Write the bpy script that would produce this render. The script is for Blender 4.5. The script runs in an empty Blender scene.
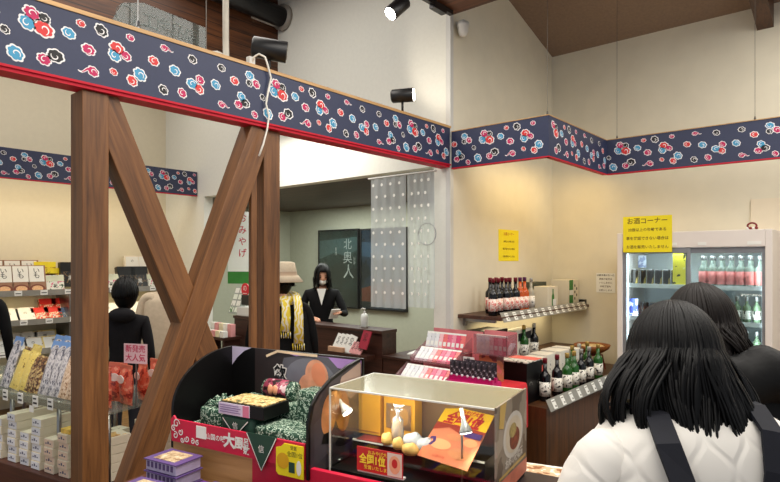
import bpy, bmesh, math, random
from mathutils import Vector, Matrix
random.seed(7)
PI=math.pi
scene=bpy.context.scene
COL=scene.collection
# ---------------------------------------------------------------- camera frame (used only to measure the plan)
CS,CC=.6486,.7611
F,HZ,CAMZ=575.,261.,1.6
def W(r,f,z): return Vector((CS*r+CC*f,-CC*r+CS*f,z))
def ray(px,py):
    r=(px-390)/F; return Vector((CS*r+CC,-CC*r+CS,(HZ-py)/F))
def atX(px,py,X): d=ray(px,py); t=X/d.x; return Vector((X,d.y*t,CAMZ+d.z*t))
def atY(px,py,Y): d=ray(px,py); t=Y/d.y; return Vector((d.x*t,Y,CAMZ+d.z*t))
def atZ(px,py,Z): d=ray(px,py); t=(Z-CAMZ)/d.z; return Vector((d.x*t,d.y*t,Z))
def atF(px,py,f): d=ray(px,py); return Vector((d.x*f,d.y*f,CAMZ+d.z*f))
# ---------------------------------------------------------------- materials
def lin(c):
    return tuple(((v/255.)/12.92 if v/255.<=.04045 else ((v/255.+.055)/1.055)**2.4) for v in c)+(1.,)
_M={}
def mat(key,col,rough=.6,metal=0,var=.12,scale=8.,bump=0,spec=.5,emit=None,estr=0,alpha=None,coat=0,stretch=(1,1,1)):
    if key in _M: return _M[key]
    m=bpy.data.materials.new(key); m.use_nodes=True; nt=m.node_tree; N=nt.nodes; L=nt.links
    b=N['Principled BSDF']; b.inputs['Roughness'].default_value=rough; b.inputs['Metallic'].default_value=metal
    b.inputs['Specular IOR Level'].default_value=spec; b.inputs['Coat Weight'].default_value=coat
    tc=N.new('ShaderNodeTexCoord'); mp=N.new('ShaderNodeMapping'); mp.inputs['Scale'].default_value=stretch
    nz=N.new('ShaderNodeTexNoise'); nz.inputs['Scale'].default_value=scale; nz.inputs['Detail'].default_value=3
    L.new(tc.outputs['Object'],mp.inputs['Vector']); L.new(mp.outputs['Vector'],nz.inputs['Vector'])
    rp=N.new('ShaderNodeValToRGB'); c=lin(col)
    rp.color_ramp.elements[0].position=.3; rp.color_ramp.elements[1].position=.7
    rp.color_ramp.elements[0].color=tuple(v*(1-var) for v in c[:3])+(1,)
    rp.color_ramp.elements[1].color=tuple(min(1,v*(1+var)) for v in c[:3])+(1,)
    L.new(nz.outputs['Fac'],rp.inputs['Fac']); L.new(rp.outputs['Color'],b.inputs['Base Color'])
    if bump:
        bp=N.new('ShaderNodeBump'); bp.inputs['Strength'].default_value=bump; bp.inputs['Distance'].default_value=.01
        L.new(nz.outputs['Fac'],bp.inputs['Height']); L.new(bp.outputs['Normal'],b.inputs['Normal'])
    if emit:
        b.inputs['Emission Color'].default_value=lin(emit); b.inputs['Emission Strength'].default_value=estr
    if alpha is not None: b.inputs['Alpha'].default_value=alpha
    _M[key]=m; return m
def wood(key,c1,c2,grain=(3,3,40),axis='Z',rough=.45,planks=None):
    if key in _M: return _M[key]
    m=bpy.data.materials.new(key); m.use_nodes=True; nt=m.node_tree; N=nt.nodes; L=nt.links
    b=N['Principled BSDF']; b.inputs['Roughness'].default_value=rough
    tc=N.new('ShaderNodeTexCoord'); mp=N.new('ShaderNodeMapping')
    sc={'Z':(14,14,.9),'X':(.9,14,14),'Y':(14,.9,14)}[axis]; mp.inputs['Scale'].default_value=sc
    L.new(tc.outputs['Object'],mp.inputs['Vector'])
    nz=N.new('ShaderNodeTexNoise'); nz.inputs['Scale'].default_value=1.6; nz.inputs['Detail'].default_value=8; nz.inputs['Distortion'].default_value=1.2
    L.new(mp.outputs['Vector'],nz.inputs['Vector'])
    n2=N.new('ShaderNodeTexNoise'); n2.inputs['Scale'].default_value=9; n2.inputs['Detail'].default_value=4
    L.new(mp.outputs['Vector'],n2.inputs['Vector'])
    ad=N.new('ShaderNodeMath'); ad.operation='MULTIPLY_ADD'; ad.inputs[1].default_value=.35; 
    L.new(n2.outputs['Fac'],ad.inputs[0]); L.new(nz.outputs['Fac'],ad.inputs[2])
    rp=N.new('ShaderNodeValToRGB'); rp.color_ramp.elements[0].position=.45; rp.color_ramp.elements[1].position=.85
    rp.color_ramp.elements[0].color=lin(c1); rp.color_ramp.elements[1].color=lin(c2)
    L.new(ad.outputs[0],rp.inputs['Fac'])
    out=rp.outputs['Color']
    if planks:
        sx=N.new('ShaderNodeSeparateXYZ'); L.new(tc.outputs['Object'],sx.inputs[0])
        mm=N.new('ShaderNodeMath'); mm.operation='MODULO'; mm.inputs[1].default_value=planks[1]
        aa=N.new('ShaderNodeMath'); aa.operation='ADD'; aa.inputs[1].default_value=50.
        L.new(sx.outputs[planks[0]],aa.inputs[0]); L.new(aa.outputs[0],mm.inputs[0])
        gt=N.new('ShaderNodeMath'); gt.operation='GREATER_THAN'; gt.inputs[1].default_value=.008
        L.new(mm.outputs[0],gt.inputs[0])
        mx=N.new('ShaderNodeMix'); mx.data_type='RGBA'; mx.inputs[6].default_value=tuple(v*.35 for v in lin(c1)[:3])+(1,)
        L.new(gt.outputs[0],mx.inputs[0]); L.new(out,mx.inputs[7]); out=mx.outputs[2]
    L.new(out,b.inputs['Base Color'])
    bp=N.new('ShaderNodeBump'); bp.inputs['Strength'].default_value=.25; bp.inputs['Distance'].default_value=.004
    L.new(ad.outputs[0],bp.inputs['Height']); L.new(bp.outputs['Normal'],b.inputs['Normal'])
    _M[key]=m; return m
def printed(key,cols,scale=40.,rough=.4,stretch=(1,1,1)):
    """a printed wrapper: patches of flat ink colours"""
    if key in _M: return _M[key]
    m=bpy.data.materials.new(key); m.use_nodes=True; nt=m.node_tree; N=nt.nodes; L=nt.links
    b=N['Principled BSDF']; b.inputs['Roughness'].default_value=rough
    tc=N.new('ShaderNodeTexCoord'); mp=N.new('ShaderNodeMapping'); mp.inputs['Scale'].default_value=stretch
    nz=N.new('ShaderNodeTexNoise'); nz.inputs['Scale'].default_value=scale; nz.inputs['Detail'].default_value=2.5
    L.new(tc.outputs['Object'],mp.inputs['Vector']); L.new(mp.outputs['Vector'],nz.inputs['Vector'])
    rp=N.new('ShaderNodeValToRGB'); rp.color_ramp.interpolation='CONSTANT'
    while len(rp.color_ramp.elements)<len(cols): rp.color_ramp.elements.new(.5)
    n=len(cols)
    for i,(pos,c) in enumerate(cols):
        rp.color_ramp.elements[i].position=pos; rp.color_ramp.elements[i].color=lin(c)
    L.new(nz.outputs['Fac'],rp.inputs['Fac']); L.new(rp.outputs['Color'],b.inputs['Base Color'])
    _M[key]=m; return m
def glass(key,tint=(235,245,245),gloss=.1,haze=0.,hazecol=(200,195,180),rough=.03):
    if key in _M: return _M[key]
    m=bpy.data.materials.new(key); m.use_nodes=True; nt=m.node_tree; N=nt.nodes; L=nt.links
    for n in list(N): N.remove(n)
    o=N.new('ShaderNodeOutputMaterial'); t=N.new('ShaderNodeBsdfTransparent'); t.inputs[0].default_value=lin(tint)
    g=N.new('ShaderNodeBsdfGlossy'); g.inputs['Roughness'].default_value=rough
    fr=N.new('ShaderNodeLayerWeight'); fr.inputs['Blend'].default_value=.25
    mu=N.new('ShaderNodeMath'); mu.operation='MULTIPLY_ADD'; mu.inputs[1].default_value=gloss*2; mu.inputs[2].default_value=gloss*.4
    L.new(fr.outputs['Fresnel'],mu.inputs[0])
    mx=N.new('ShaderNodeMixShader'); L.new(mu.outputs[0],mx.inputs[0]); L.new(t.outputs[0],mx.inputs[1]); L.new(g.outputs[0],mx.inputs[2])
    last=mx
    if haze:
        d=N.new('ShaderNodeBsdfDiffuse'); d.inputs[0].default_value=lin(hazecol)
        m2=N.new('ShaderNodeMixShader'); m2.inputs[0].default_value=haze
        L.new(mx.outputs[0],m2.inputs[1]); L.new(d.outputs[0],m2.inputs[2]); last=m2
    L.new(last.outputs[0],o.inputs[0]); _M[key]=m; return m
# ---------------------------------------------------------------- mesh builder
def frame2(origin,rz=0,rx=0,ry=0):
    return Matrix.Translation(Vector(origin))@Matrix.Rotation(rz,4,'Z')@Matrix.Rotation(ry,4,'Y')@Matrix.Rotation(rx,4,'X')
class MB:
    def __init__(s): s.v=[]; s.f=[]; s.m=[]; s.sm=[]; s.T=Matrix.Identity(4)
    def add(s,vs,fs,m=0,smooth=False):
        o=len(s.v); s.v+= [tuple(s.T@Vector(p)) for p in vs]
        for f in fs: s.f.append(tuple(i+o for i in f)); s.m.append(m); s.sm.append(smooth)
        return s
    def box(s,x0,x1,y0,y1,z0,z1,m=0):
        v=[(x,y,z) for z in (z0,z1) for y in (y0,y1) for x in (x0,x1)]
        return s.add(v,[(0,2,3,1),(4,5,7,6),(0,1,5,4),(2,6,7,3),(0,4,6,2),(1,3,7,5)],m)
    def obox(s,a,b,w,h,m=0,up=(0,0,1)):
        """bar from a to b with a w x h section"""
        a=Vector(a); b=Vector(b); d=(b-a).normalized(); up=Vector(up)
        if abs(d.dot(up))>.999: up=Vector((1,0,0))
        x=d.cross(up).normalized(); y=x.cross(d)
        v=[p+x*i*w/2+y*j*h/2 for p in (a,b) for i,j in ((-1,-1),(1,-1),(1,1),(-1,1))]
        return s.add(v,[(0,1,2,3),(7,6,5,4),(0,4,5,1),(1,5,6,2),(2,6,7,3),(3,7,4,0)],m)
    def prism(s,pts,y0,y1,m=0):
        """2-D outline in x,z extruded from y0 to y1"""
        n=len(pts); v=[(p[0],y0,p[1]) for p in pts]+[(p[0],y1,p[1]) for p in pts]
        return s.add(v,[tuple(range(n)),tuple(range(2*n-1,n-1,-1))]+[(i,i+n,(i+1)%n+n,(i+1)%n) for i in range(n)],m)
    def prismz(s,pts,z0,z1,m=0):
        n=len(pts); v=[(p[0],p[1],z0) for p in pts]+[(p[0],p[1],z1) for p in pts]
        return s.add(v,[tuple(range(n-1,-1,-1)),tuple(range(n,2*n))]+[(i,(i+1)%n,(i+1)%n+n,i+n) for i in range(n)],m)
    def flat(s,pts,y=0,m=0):
        return s.add([(p[0],y,p[1]) for p in pts],[tuple(range(len(pts)))],m)
    def tube(s,pts,r,n=8,m=0,flatk=1.,smooth=True):
        pts=[Vector(p) for p in pts]; k=len(pts)
        rs=r if isinstance(r,(list,tuple)) else [r]*k
        vs=[];fs=[]; px=None
        for i,p in enumerate(pts):
            d=(pts[min(i+1,k-1)]-pts[max(i-1,0)]).normalized()
            if px is None:
                u=Vector((0,0,1)) if abs(d.z)<.9 else Vector((1,0,0)); px=d.cross(u).normalized()
            else: px=(px-d*px.dot(d)).normalized()
            py=d.cross(px)
            for j in range(n):
                a=2*PI*j/n; vs.append(p+px*math.cos(a)*rs[i]+py*math.sin(a)*rs[i]*flatk)
        for i in range(k-1):
            for j in range(n): fs.append((i*n+j,i*n+(j+1)%n,(i+1)*n+(j+1)%n,(i+1)*n+j))
        fs.append(tuple(range(n-1,-1,-1))); fs.append(tuple((k-1)*n+j for j in range(n)))
        return s.add(vs,fs,m,smooth)
    def cyl(s,a,b,r,r2=None,n=16,m=0): return s.tube([a,b],[r,r if r2 is None else r2],n,m,smooth=n>8)
    def lathe(s,prof,c=(0,0,0),n=16,m=0,ms=None,sx=1,sy=1):
        vs=[];k=len(prof)
        for r,z in prof:
            for j in range(n):
                a=2*PI*j/n; vs.append((c[0]+r*math.cos(a)*sx,c[1]+r*math.sin(a)*sy,c[2]+z))
        for i in range(k-1):
            mm=ms[i] if ms else m
            s.add([],[],0)
        o=len(s.v); s.v+=[tuple(s.T@Vector(p)) for p in vs]
        for i in range(k-1):
            for j in range(n):
                s.f.append((o+i*n+j,o+i*n+(j+1)%n,o+(i+1)*n+(j+1)%n,o+(i+1)*n+j)); s.m.append(ms[i] if ms else m); s.sm.append(True)
        s.f.append(tuple(o+j for j in range(n-1,-1,-1))); s.m.append(ms[0] if ms else m); s.sm.append(False)
        s.f.append(tuple(o+(k-1)*n+j for j in range(n))); s.m.append(ms[-1] if ms else m); s.sm.append(False)
        return s
    def ball(s,c,rx,ry=None,rz=None,n=14,k=9,m=0,fn=None):
        ry=ry or rx; rz=rz or rx; vs=[]
        for i in range(k+1):
            t=PI*i/k
            for j in range(n):
                a=2*PI*j/n; p=Vector((math.sin(t)*math.cos(a),math.sin(t)*math.sin(a),-math.cos(t)))
                q=Vector((p.x*rx,p.y*ry,p.z*rz))
                if fn: q=fn(p,q)
                vs.append(Vector(c)+q)
        return s.add(vs,[(i*n+j,i*n+(j+1)%n,(i+1)*n+(j+1)%n,(i+1)*n+j) for i in range(k) for j in range(n)],m,True)
    def loft(s,rings,m=0,smooth=True,cap=True):
        n=len(rings[0]); vs=[p for r in rings for p in r]
        fs=[(i*n+j,i*n+(j+1)%n,(i+1)*n+(j+1)%n,(i+1)*n+j) for i in range(len(rings)-1) for j in range(n)]
        if cap: fs+=[tuple(range(n-1,-1,-1)),tuple((len(rings)-1)*n+j for j in range(n))]
        return s.add(vs,fs,m,smooth)
    def pillow(s,w,h,d,m=0,c=(0,0,0),nu=6,nv=7,front=None,e=2.5):
        """flat sealed bag standing in x,z with thickness along y"""
        for sg in (-1,1):
            vs=[]
            for j in range(nv+1):
                for i in range(nu+1):
                    u=2*i/nu-1; q=2*j/nv-1
                    t=(1-abs(u)**e)*(1-abs(q)**e)
                    vs.append((c[0]+u*w/2,c[1]+sg*d/2*t,c[2]+(q+1)*h/2))
            fs=[(j*(nu+1)+i,j*(nu+1)+i+1,(j+1)*(nu+1)+i+1,(j+1)*(nu+1)+i) for j in range(nv) for i in range(nu)]
            if sg>0: fs=[f[::-1] for f in fs]
            s.add(vs,fs,(front if (front is not None and sg<0) else m),True)
        return s
    def text(s,body,size,x=0,z=0,y=0,m=0,align='CENTER',vertical=False,sx=1,rot=0,bold=0):
        if vertical: body='\n'.join(body)
        me=text_mesh(body,align,bold)
        ca,sa=math.cos(rot),math.sin(rot)
        vs=[((p[0]*ca*sx-p[1]*sa)*size+x,y,(p[0]*sa*sx+p[1]*ca)*size+z) for p in me[0]]
        return s.add(vs,me[1],m)
    def build(s,name,mats,parent=None,loc=None,bevel=0,coll=None):
        me=bpy.data.meshes.new(name); me.from_pydata(s.v,[],s.f); me.update()
        if not isinstance(mats,(list,tuple)): mats=[mats]
        for a in mats: me.materials.append(a)
        for p,mi,sm in zip(me.polygons,s.m,s.sm): p.material_index=min(mi,len(mats)-1); p.use_smooth=sm
        o=bpy.data.objects.new(name,me); COL.objects.link(o)
        if parent: o.parent=parent
        if loc is not None: o.location=loc
        if bevel:
            b=o.modifiers.new('bevel','BEVEL'); b.width=bevel; b.segments=2; b.limit_method='ANGLE'; b.angle_limit=.7
        return o
_T={}
def text_mesh(body,align,bold=0):
    k=(body,align,bold)
    if k in _T: return _T[k]
    c=bpy.data.curves.new('t','FONT'); c.body=body; c.align_x=align; c.align_y='CENTER'; c.resolution_u=2; c.space_line=.8; c.offset=bold
    o=bpy.data.objects.new('t',c); COL.objects.link(o); bpy.context.view_layer.update()
    m=bpy.data.meshes.new_from_object(o.evaluated_get(bpy.context.evaluated_depsgraph_get()))
    r=([tuple(v.co) for v in m.vertices],[tuple(p.vertices) for p in m.polygons])
    bpy.data.objects.remove(o); bpy.data.meshes.remove(m); bpy.data.curves.remove(c)
    _T[k]=r; return r
def tag(o,label=None,cat=None,group=None,kind=None):
    if label: o['label']=label
    if cat: o['category']=cat
    if group: o['group']=group
    if kind: o['kind']=kind
    return o
def thing(name,label,cat,loc=(0,0,0),rz=0,group=None,rx=0,ry=0):
    o=bpy.data.objects.new(name,None); COL.objects.link(o); o.empty_display_size=.05
    o.rotation_mode='XYZ'; o.location=loc; o.rotation_euler=(rx,ry,rz)
    return tag(o,label,cat,group)
def struct(name,mb,m,**k): return tag(mb.build(name,m,**k),kind='structure')
def copy_tree(o,parent=None,label=None,loc=None,rz=None,group=None,cat=None):
    c=o.copy(); COL.objects.link(c)
    if parent: c.parent=parent
    for ch in list(o.children): copy_tree(ch,c)
    if label: c['label']=label
    if loc is not None: c.location=loc
    if rz is not None: c.rotation_euler.z=rz
    if group: c['group']=group
    return c
class Proto:
    """build one of a kind, then copy it for every further place"""
    def __init__(s,fn,group=None): s.fn=fn; s.first=None; s.group=group
    def place(s,loc,label,rz=0,rx=None,group=None):
        if s.first is None: s.first=s.fn(); o=s.first
        else: o=copy_tree(s.first)
        o.location=loc; r=o.rotation_euler
        o.rotation_mode='XYZ'; o.rotation_euler=(r.x if rx is None else rx,r.y,rz); o['label']=label
        g=group or s.group
        if g: o['group']=g
        return o
ORD=['first','second','third','fourth','fifth','sixth','seventh','eighth','ninth','tenth','eleventh','twelfth','thirteenth','fourteenth','fifteenth','sixteenth']
# 2-D shapes
def ell(cx,cy,rx,ry=None,rot=0,n=24,a0=0,a1=2*PI):
    ry=ry or rx; r=[]
    full=abs(a1-a0-2*PI)<1e-6
    for i in range(n if full else n+1):
        a=a0+(a1-a0)*i/n; x,y=rx*math.cos(a),ry*math.sin(a)
        r.append((cx+x*math.cos(rot)-y*math.sin(rot),cy+x*math.sin(rot)+y*math.cos(rot)))
    return r
def stroke(mb,pts,w,y,m):
    n=len(pts); ws=w if isinstance(w,(list,tuple)) else [w]*n
    L=[];R=[]
    for i in range(n):
        a=pts[max(i-1,0)]; b=pts[min(i+1,n-1)]; dx,dy=b[0]-a[0],b[1]-a[1]; q=math.hypot(dx,dy) or 1
        nx,ny=-dy/q*ws[i]/2,dx/q*ws[i]/2
        L.append((pts[i][0]+nx,pts[i][1]+ny)); R.append((pts[i][0]-nx,pts[i][1]-ny))
    mb.add([(p[0],y,p[1]) for p in L+R],[(i,i+1,n+i+1,n+i) for i in range(n-1)],m)
def cloud(mb,x,z,r,cm,y,rot=0,tail=0):
    """scalloped curl cloud: white rim, colour, white comma"""
    def blob(R,sc,yy,m):
        pts=[]
        for i in range(42):
            a=2*PI*i/42; lob=abs(math.cos(3.5*(a-rot*.3))); rr=R*(.86+.20*lob**.7); ex=rr*math.cos(a)*1.14*sc; ez=rr*math.sin(a)*.94; q_=-.5+.3*math.sin(rot*3)
            pts.append((x+ex*math.cos(q_)-ez*math.sin(q_),z+ex*math.sin(q_)+ez*math.cos(q_)))
        mb.flat(pts,yy,m)
    if tail:
        P=[(x+tail*t*r*3.0,z+r*(.45*math.sin(t*6)-.2*t)) for t in [0,.15,.3,.45,.6,.75,.9,1]]
        stroke(mb,P,[r*.95*(1-t/8.5) for t in range(8)],y-.0002,0)
        stroke(mb,P[:-2],[r*.6*(1-t/6.5) for t in range(6)],y-.0009,cm)
    r*=1.12; blob(r,1.04,y-.0004,0); blob(r*.80,1.03,y-.0011,cm)
    P=[];ws=[]
    for i in range(13):
        t=i/12; a=rot+t*4.6; rr=r*(.62-.5*t); P.append((x+rr*math.cos(a),z-.05*r+rr*math.sin(a))); ws.append(r*.17*math.sin(PI*min(1,t*.85+.12)))
    stroke(mb,P,ws,y-.0018,0)
MOTIF=[(-.045,2.618,.027,1,0),(-.062,2.574,.027,2,0),(.004,2.612,.019,4,0),(0,2.566,.033,3,0),(.146,2.635,.016,3,0),(.097,2.578,.023,2,0),
(.233,2.631,.025,4,0),(-.103,2.438,.028,2,0),(.001,2.440,.023,1,0),(.045,2.466,.028,4,0),(.178,2.53,.024,1,0),(.197,2.438,.021,1,-1),
(.291,2.536,.025,2,0),(.343,2.546,.021,1,0),(.302,2.572,.028,3,0),(.363,2.637,.016,1,0),(.287,2.459,.015,3,0),(.372,2.439,.022,3,0),(.409,2.477,.027,2,0),
(.476,2.559,.022,3,0),(.53,2.636,.016,1,1),(.585,2.54,.024,2,0),(.525,2.432,.021,4,0),(.624,2.438,.021,1,0),(.681,2.621,.020,4,0),(.849,2.621,.019,4,0),
(.678,2.497,.025,2,0),(.723,2.527,.021,1,0),(.718,2.479,.023,3,0),(.814,2.524,.023,2,0),(.93,2.572,.022,3,0),(1.028,2.624,.023,2,0),(1.025,2.581,.018,4,0),
(1.071,2.587,.022,1,0),(.974,2.495,.023,2,0),(.956,2.449,.022,1,0),(.998,2.465,.024,4,0),(.849,2.428,.017,1,1),(1.061,2.415,.018,1,0),(1.115,2.522,.016,4,0)]
PER=1.255
def cloud_band(mb,u0,u1,phase,zoff=0):
    """clouds on a panel whose face is y=0 in the builder's frame, u along x"""
    k=int((u0-phase)//PER)-1
    while phase+k*PER<u1+PER:
        for i,(mx,mz,r,c,t) in enumerate(MOTIF):
            x=phase+k*PER+mx
            if u0+r*1.1+(r*3 if t<0 else 0)<x<u1-r*1.1-(r*3 if t>0 else 0): cloud(mb,x,mz+zoff,r,c,0,rot=(i*1.7)%6.28,tail=t)
        k+=1
navy=mat('navy_fabric',(42,50,80),.5,var=.05,scale=60)
CLM=[mat('print_white',(238,236,236),.6,var=.02),mat('print_magenta',(190,16,88),.55,var=.05),mat('print_blue',(62,150,190),.55,var=.05),
     mat('print_red',(212,48,48),.55,var=.05),mat('print_black',(18,17,22),.55,var=.05)]
wood_post=wood('post_wood',(80,50,28),(130,86,48),axis='Z')
wood_dark=wood('dark_plank_wood',(48,24,10),(98,56,26),axis='X',planks=('Z',.12))
wood_lip=wood('lip_wood',(176,134,84),(206,166,112),axis='X')
red_gloss=mat('red_lacquer',(196,20,46),.55,var=.08,spec=.3)
black_m=mat('black_metal',(20,20,22),.4,var=.1)
white_p=mat('white_paint',(205,205,200),.5,var=.03)
steel=mat('steel',(150,150,150),.3,metal=1,var=.05)
paper=mat('white_paper',(238,238,232),.7,var=.02)
ink=mat('black_ink',(28,26,28),.7,var=.05)
# ================================================================ THE SETTING
wall_w=mat('white_wallpaper',(226,226,216),.85,var=.02,scale=30,bump=.08)
wall_b=mat('beige_wallpaper',(222,215,194),.85,var=.03,scale=6,bump=.05)
wall_l=mat('cream_wallpaper',(224,216,192),.85,var=.02,scale=20,bump=.05)
wall_g=mat('sage_wallpaper',(168,170,152),.85,var=.03,scale=20,bump=.05)
ceil_m=mat('brown_ceiling_plaster',(136,116,100),.9,var=.08,scale=40,bump=.1)
floor_m=wood('floor_wood',(92,66,34),(140,104,58),axis='X',planks=('Y',.15))
XW,YE,XD,YL=3.88,2.66,5.78,7.2
mb=MB(); mb.box(-1.6,9,-2.6,8.2,-.1,0); struct('floor',mb,floor_m)
mb=MB(); mb.box(XW,XD+.12,YE-.004,YE+.12,0,4.6); struct('wall_right_side',mb,wall_b)
mb=MB(); mb.box(XD,XD+.12,-2.6,YE+.12,0,4.0); struct('wall_back_right',mb,wall_b)
# white wall with the register opening (y 2.82..6.28, up to 2.385)
mb=MB(); mb.box(XW-.01,XW+.11,YE,2.82,0,4.4); mb.box(XW-.01,XW+.11,2.82,6.28,2.385,4.4); mb.box(XW-.01,XW+.11,6.28,YL+.1,0,4.4)
struct('wall_center',mb,wall_w)
mb=MB(); mb.box(-1.6,XW,YL,YL+.12,0,4.4); struct('wall_left',mb,wall_l)
mb=MB(); mb.box(XW-.022,XW+.022,YE-.014,YE+.03,0,4.4); struct('trim_1',mb,white_p)
# back room
mb=MB(); mb.box(XW+.11,6.1,YL,YL+.12,0,2.6); struct('wall_backroom_left',mb,wall_g)
mb=MB(); mb.box(5.98,6.1,YE+.12,YL,0,2.6); struct('wall_backroom_far',mb,wall_g)
mb=MB(); mb.box(XW+.11,5.98,YE+.12,YL,2.385,2.5); tag(mb.build('ceiling_backroom',wood('backroom_ceiling_wood',(50,34,24),(86,62,46),axis='Y',planks=('X',.15))),kind='structure')
# bulkhead of dark boards over the left aisle
mb=MB(); mb.box(-1.6,XW-.01,4.86,4.98,3.1,4.4); struct('wall_bulkhead',mb,wood_dark)
# ceilings
mb=MB(); mb.box(-1.6,XW,YE+.05,YL,4.4,4.5); struct('ceiling_left',mb,ceil_m)
zr=3.77+.30*(XD-3.2)
mb=MB(); mb.T=Matrix.Identity(4); mb.prism([(XD+.1,3.77-.03),(XD+.1,3.9),(3.2,zr+.13),(3.2,zr)],-2.6,YE+.1); struct('ceiling',mb,ceil_m)
mb=MB(); mb.box(-1.6,XW-.03,-2.6,YE-.04,3.58,3.66); struct('ceiling_soffit',mb,wood('soffit_wood',(62,34,20),(108,64,38),axis='Y',planks=('X',.18)))
# rafter
mb=MB(); zz=lambda x:3.77+.30*(XD-x)
mb.prism([(XD,3.57),(XD,3.80),(3.4,zz(3.4)+.03),(3.4,zz(3.4)-.19)],.68,.80); struct('trim_2',mb,wood('rafter_wood',(54,34,22),(92,60,40),axis='X'))
mb=MB(); mb.box(XD-.012,XD,-2.6,.845,0,2.13); struct('wall_lit_area',mb,mat('lit_wall_beige',(226,214,190),.8,var=.02))  # thin pale sheet standing in for a lit area of the wall
mb=MB(); mb.box(XD-.015,XD,.9,YE,0,.08); struct('baseboard_right',mb,wood('base_wood',(60,36,20),(90,56,32),axis='Y'))
# ================================================================ TIMBER FRAME
def post(x0,x1,y0,y1,z1,label):
    mb=MB(); mb.box(x0,x1,y0,y1,0,z1+.022); o=mb.build('timber_post',wood_post,bevel=.004); return tag(o,label,'post')
post(1.047,1.162,2.67,2.80,2.335,'thick brown timber post at the left, carrying the cloud patterned beam')
post(2.042,2.158,2.69,2.80,2.335,'thick brown timber post behind the black display, beside the hat wearer')
post(1.962,2.002,2.70,2.728,2.335,'slim brown timber post squeezed against the left side of the right thick post')
def brace(a,b,y0,y1,label):
    mb=MB(); A=Vector((a[0],(y0+y1)/2,a[1])); B=Vector((b[0],(y0+y1)/2,b[1])); mid=(A+B)/2; d=(B-A).normalized(); L=(B-A).length
    mb.box(-.069,.069,-(y1-y0)/2,(y1-y0)/2,-L/2,L/2)
    o=mb.build('timber_brace',wood_post,bevel=.004); o.location=mid; o.rotation_euler=(0,math.atan2(d.x,d.z),0)
    return tag(o,label,'brace')
brace((2.09,.14),(1.14,2.35),2.685,2.795,'brown diagonal brace falling from the left post top down to the right')
brace((1.13,.10),(2.015,2.35),2.672,2.782,'brown diagonal brace rising from lower left to the right post, in front at the crossing')
# beam with clouds
def cloud_panel(u0,u1,phase,T,parent,thick=.03,name='cloud_panel',back=False):
    mb=MB(); mb.T=T; mb.box(u0,u1,0,thick,2.385,2.675,5); cloud_band(mb,u0,u1,phase)
    return mb.build(name,CLM+[navy],parent)
bm=thing('cloud_beam','long navy beam with colourful clouds, wooden top and red underside, over the timber posts','beam',(0,0,0))
cloud_panel(-1.5,XW-.012,.887,Matrix.Translation((0,2.65,0)),bm)
mb=MB(); mb.box(-1.5,XW-.04,2.69,2.75,2.385,2.66); mb.build('beam_core',wood_post,bm)
mb=MB(); mb.box(-1.5,XW-.012,2.645,2.82,2.675,2.693); mb.build('top_board',wood_lip,bm)
mb=MB(); mb.box(-1.5,XW-.012,2.644,2.75,2.374,2.384); mb.box(-1.5,XW-.012,2.652,2.75,2.358,2.374); mb.build('red_rail',red_gloss,bm)
# hung panels on the right
hp=thing('hanging_cloud_panel','navy cloud panel hung on wires in front of the beige right walls','hanging panel',(0,0,0))
XH,YH,XH2=3.86,1.80,5.0
def T_dir(o,rz): return Matrix.Translation(Vector((o[0],o[1],0)))@Matrix.Rotation(rz,4,'Z')
# face along -Y direction at x=XH seen from -x: local x = world -y
p=cloud_panel(0,2.635-YH,.35,T_dir((XH,2.635),-PI/2),hp)
p=cloud_panel(0.031,XH2-XH,.12,T_dir((XH,YH),0),hp)
p=cloud_panel(0,YH+2.3,.16,T_dir((XH2,YH),-PI/2),hp)
for (x0,x1,y0,y1) in ((XH-.004,XH+.034,YH,2.635),(XH,XH2,YH-.004,YH+.034),(XH2-.004,XH2+.034,-2.3,YH)):
    mb=MB(); mb.box(x0,x1,y0,y1,2.675,2.681); mb.build('top_trim',wood_lip,hp)
    mb=MB(); mb.box(x0,x1,y0,y1,2.376,2.385); mb.build('red_trim',red_gloss,hp)
wire=mat('hanging_wire',(90,84,78),.4,metal=.6)
hp.location.z=-.033
for x,y,zt in ((XH+.02,YH+.02,4.27),(XH2+.02,atX(617,100,XH2+.02).y,3.97),(XH2+.02,atX(755,100,XH2+.02).y,3.97)):
    mb=MB(); mb.cyl((x,y,2.67),(x,y,zt),.0016,n=6); mb.lathe([(.005,0),(.008,.012),(.004,.03)],(x,y,2.68),8); mb.build('wire',wire,hp)
# hung panel far left
hl=thing('hanging_cloud_panel','navy cloud panel hung before the cream wall over the left shelves','hanging panel',(0,0,0))
cloud_panel(-1.4,XW-.02,.95,Matrix.Translation((0,6.42,0)),hl)
mb=MB(); mb.box(-1.4,XW-.02,6.416,6.454,2.376,2.385); mb.build('red_trim',red_gloss,hl)
hl.location.z=.022
for x in (.4,2.62):
    mb=MB(); mb.cyl((x,6.435,2.675),(x,6.435,4.4),.003,n=6); mb.build('wire',wire,hl)
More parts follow.
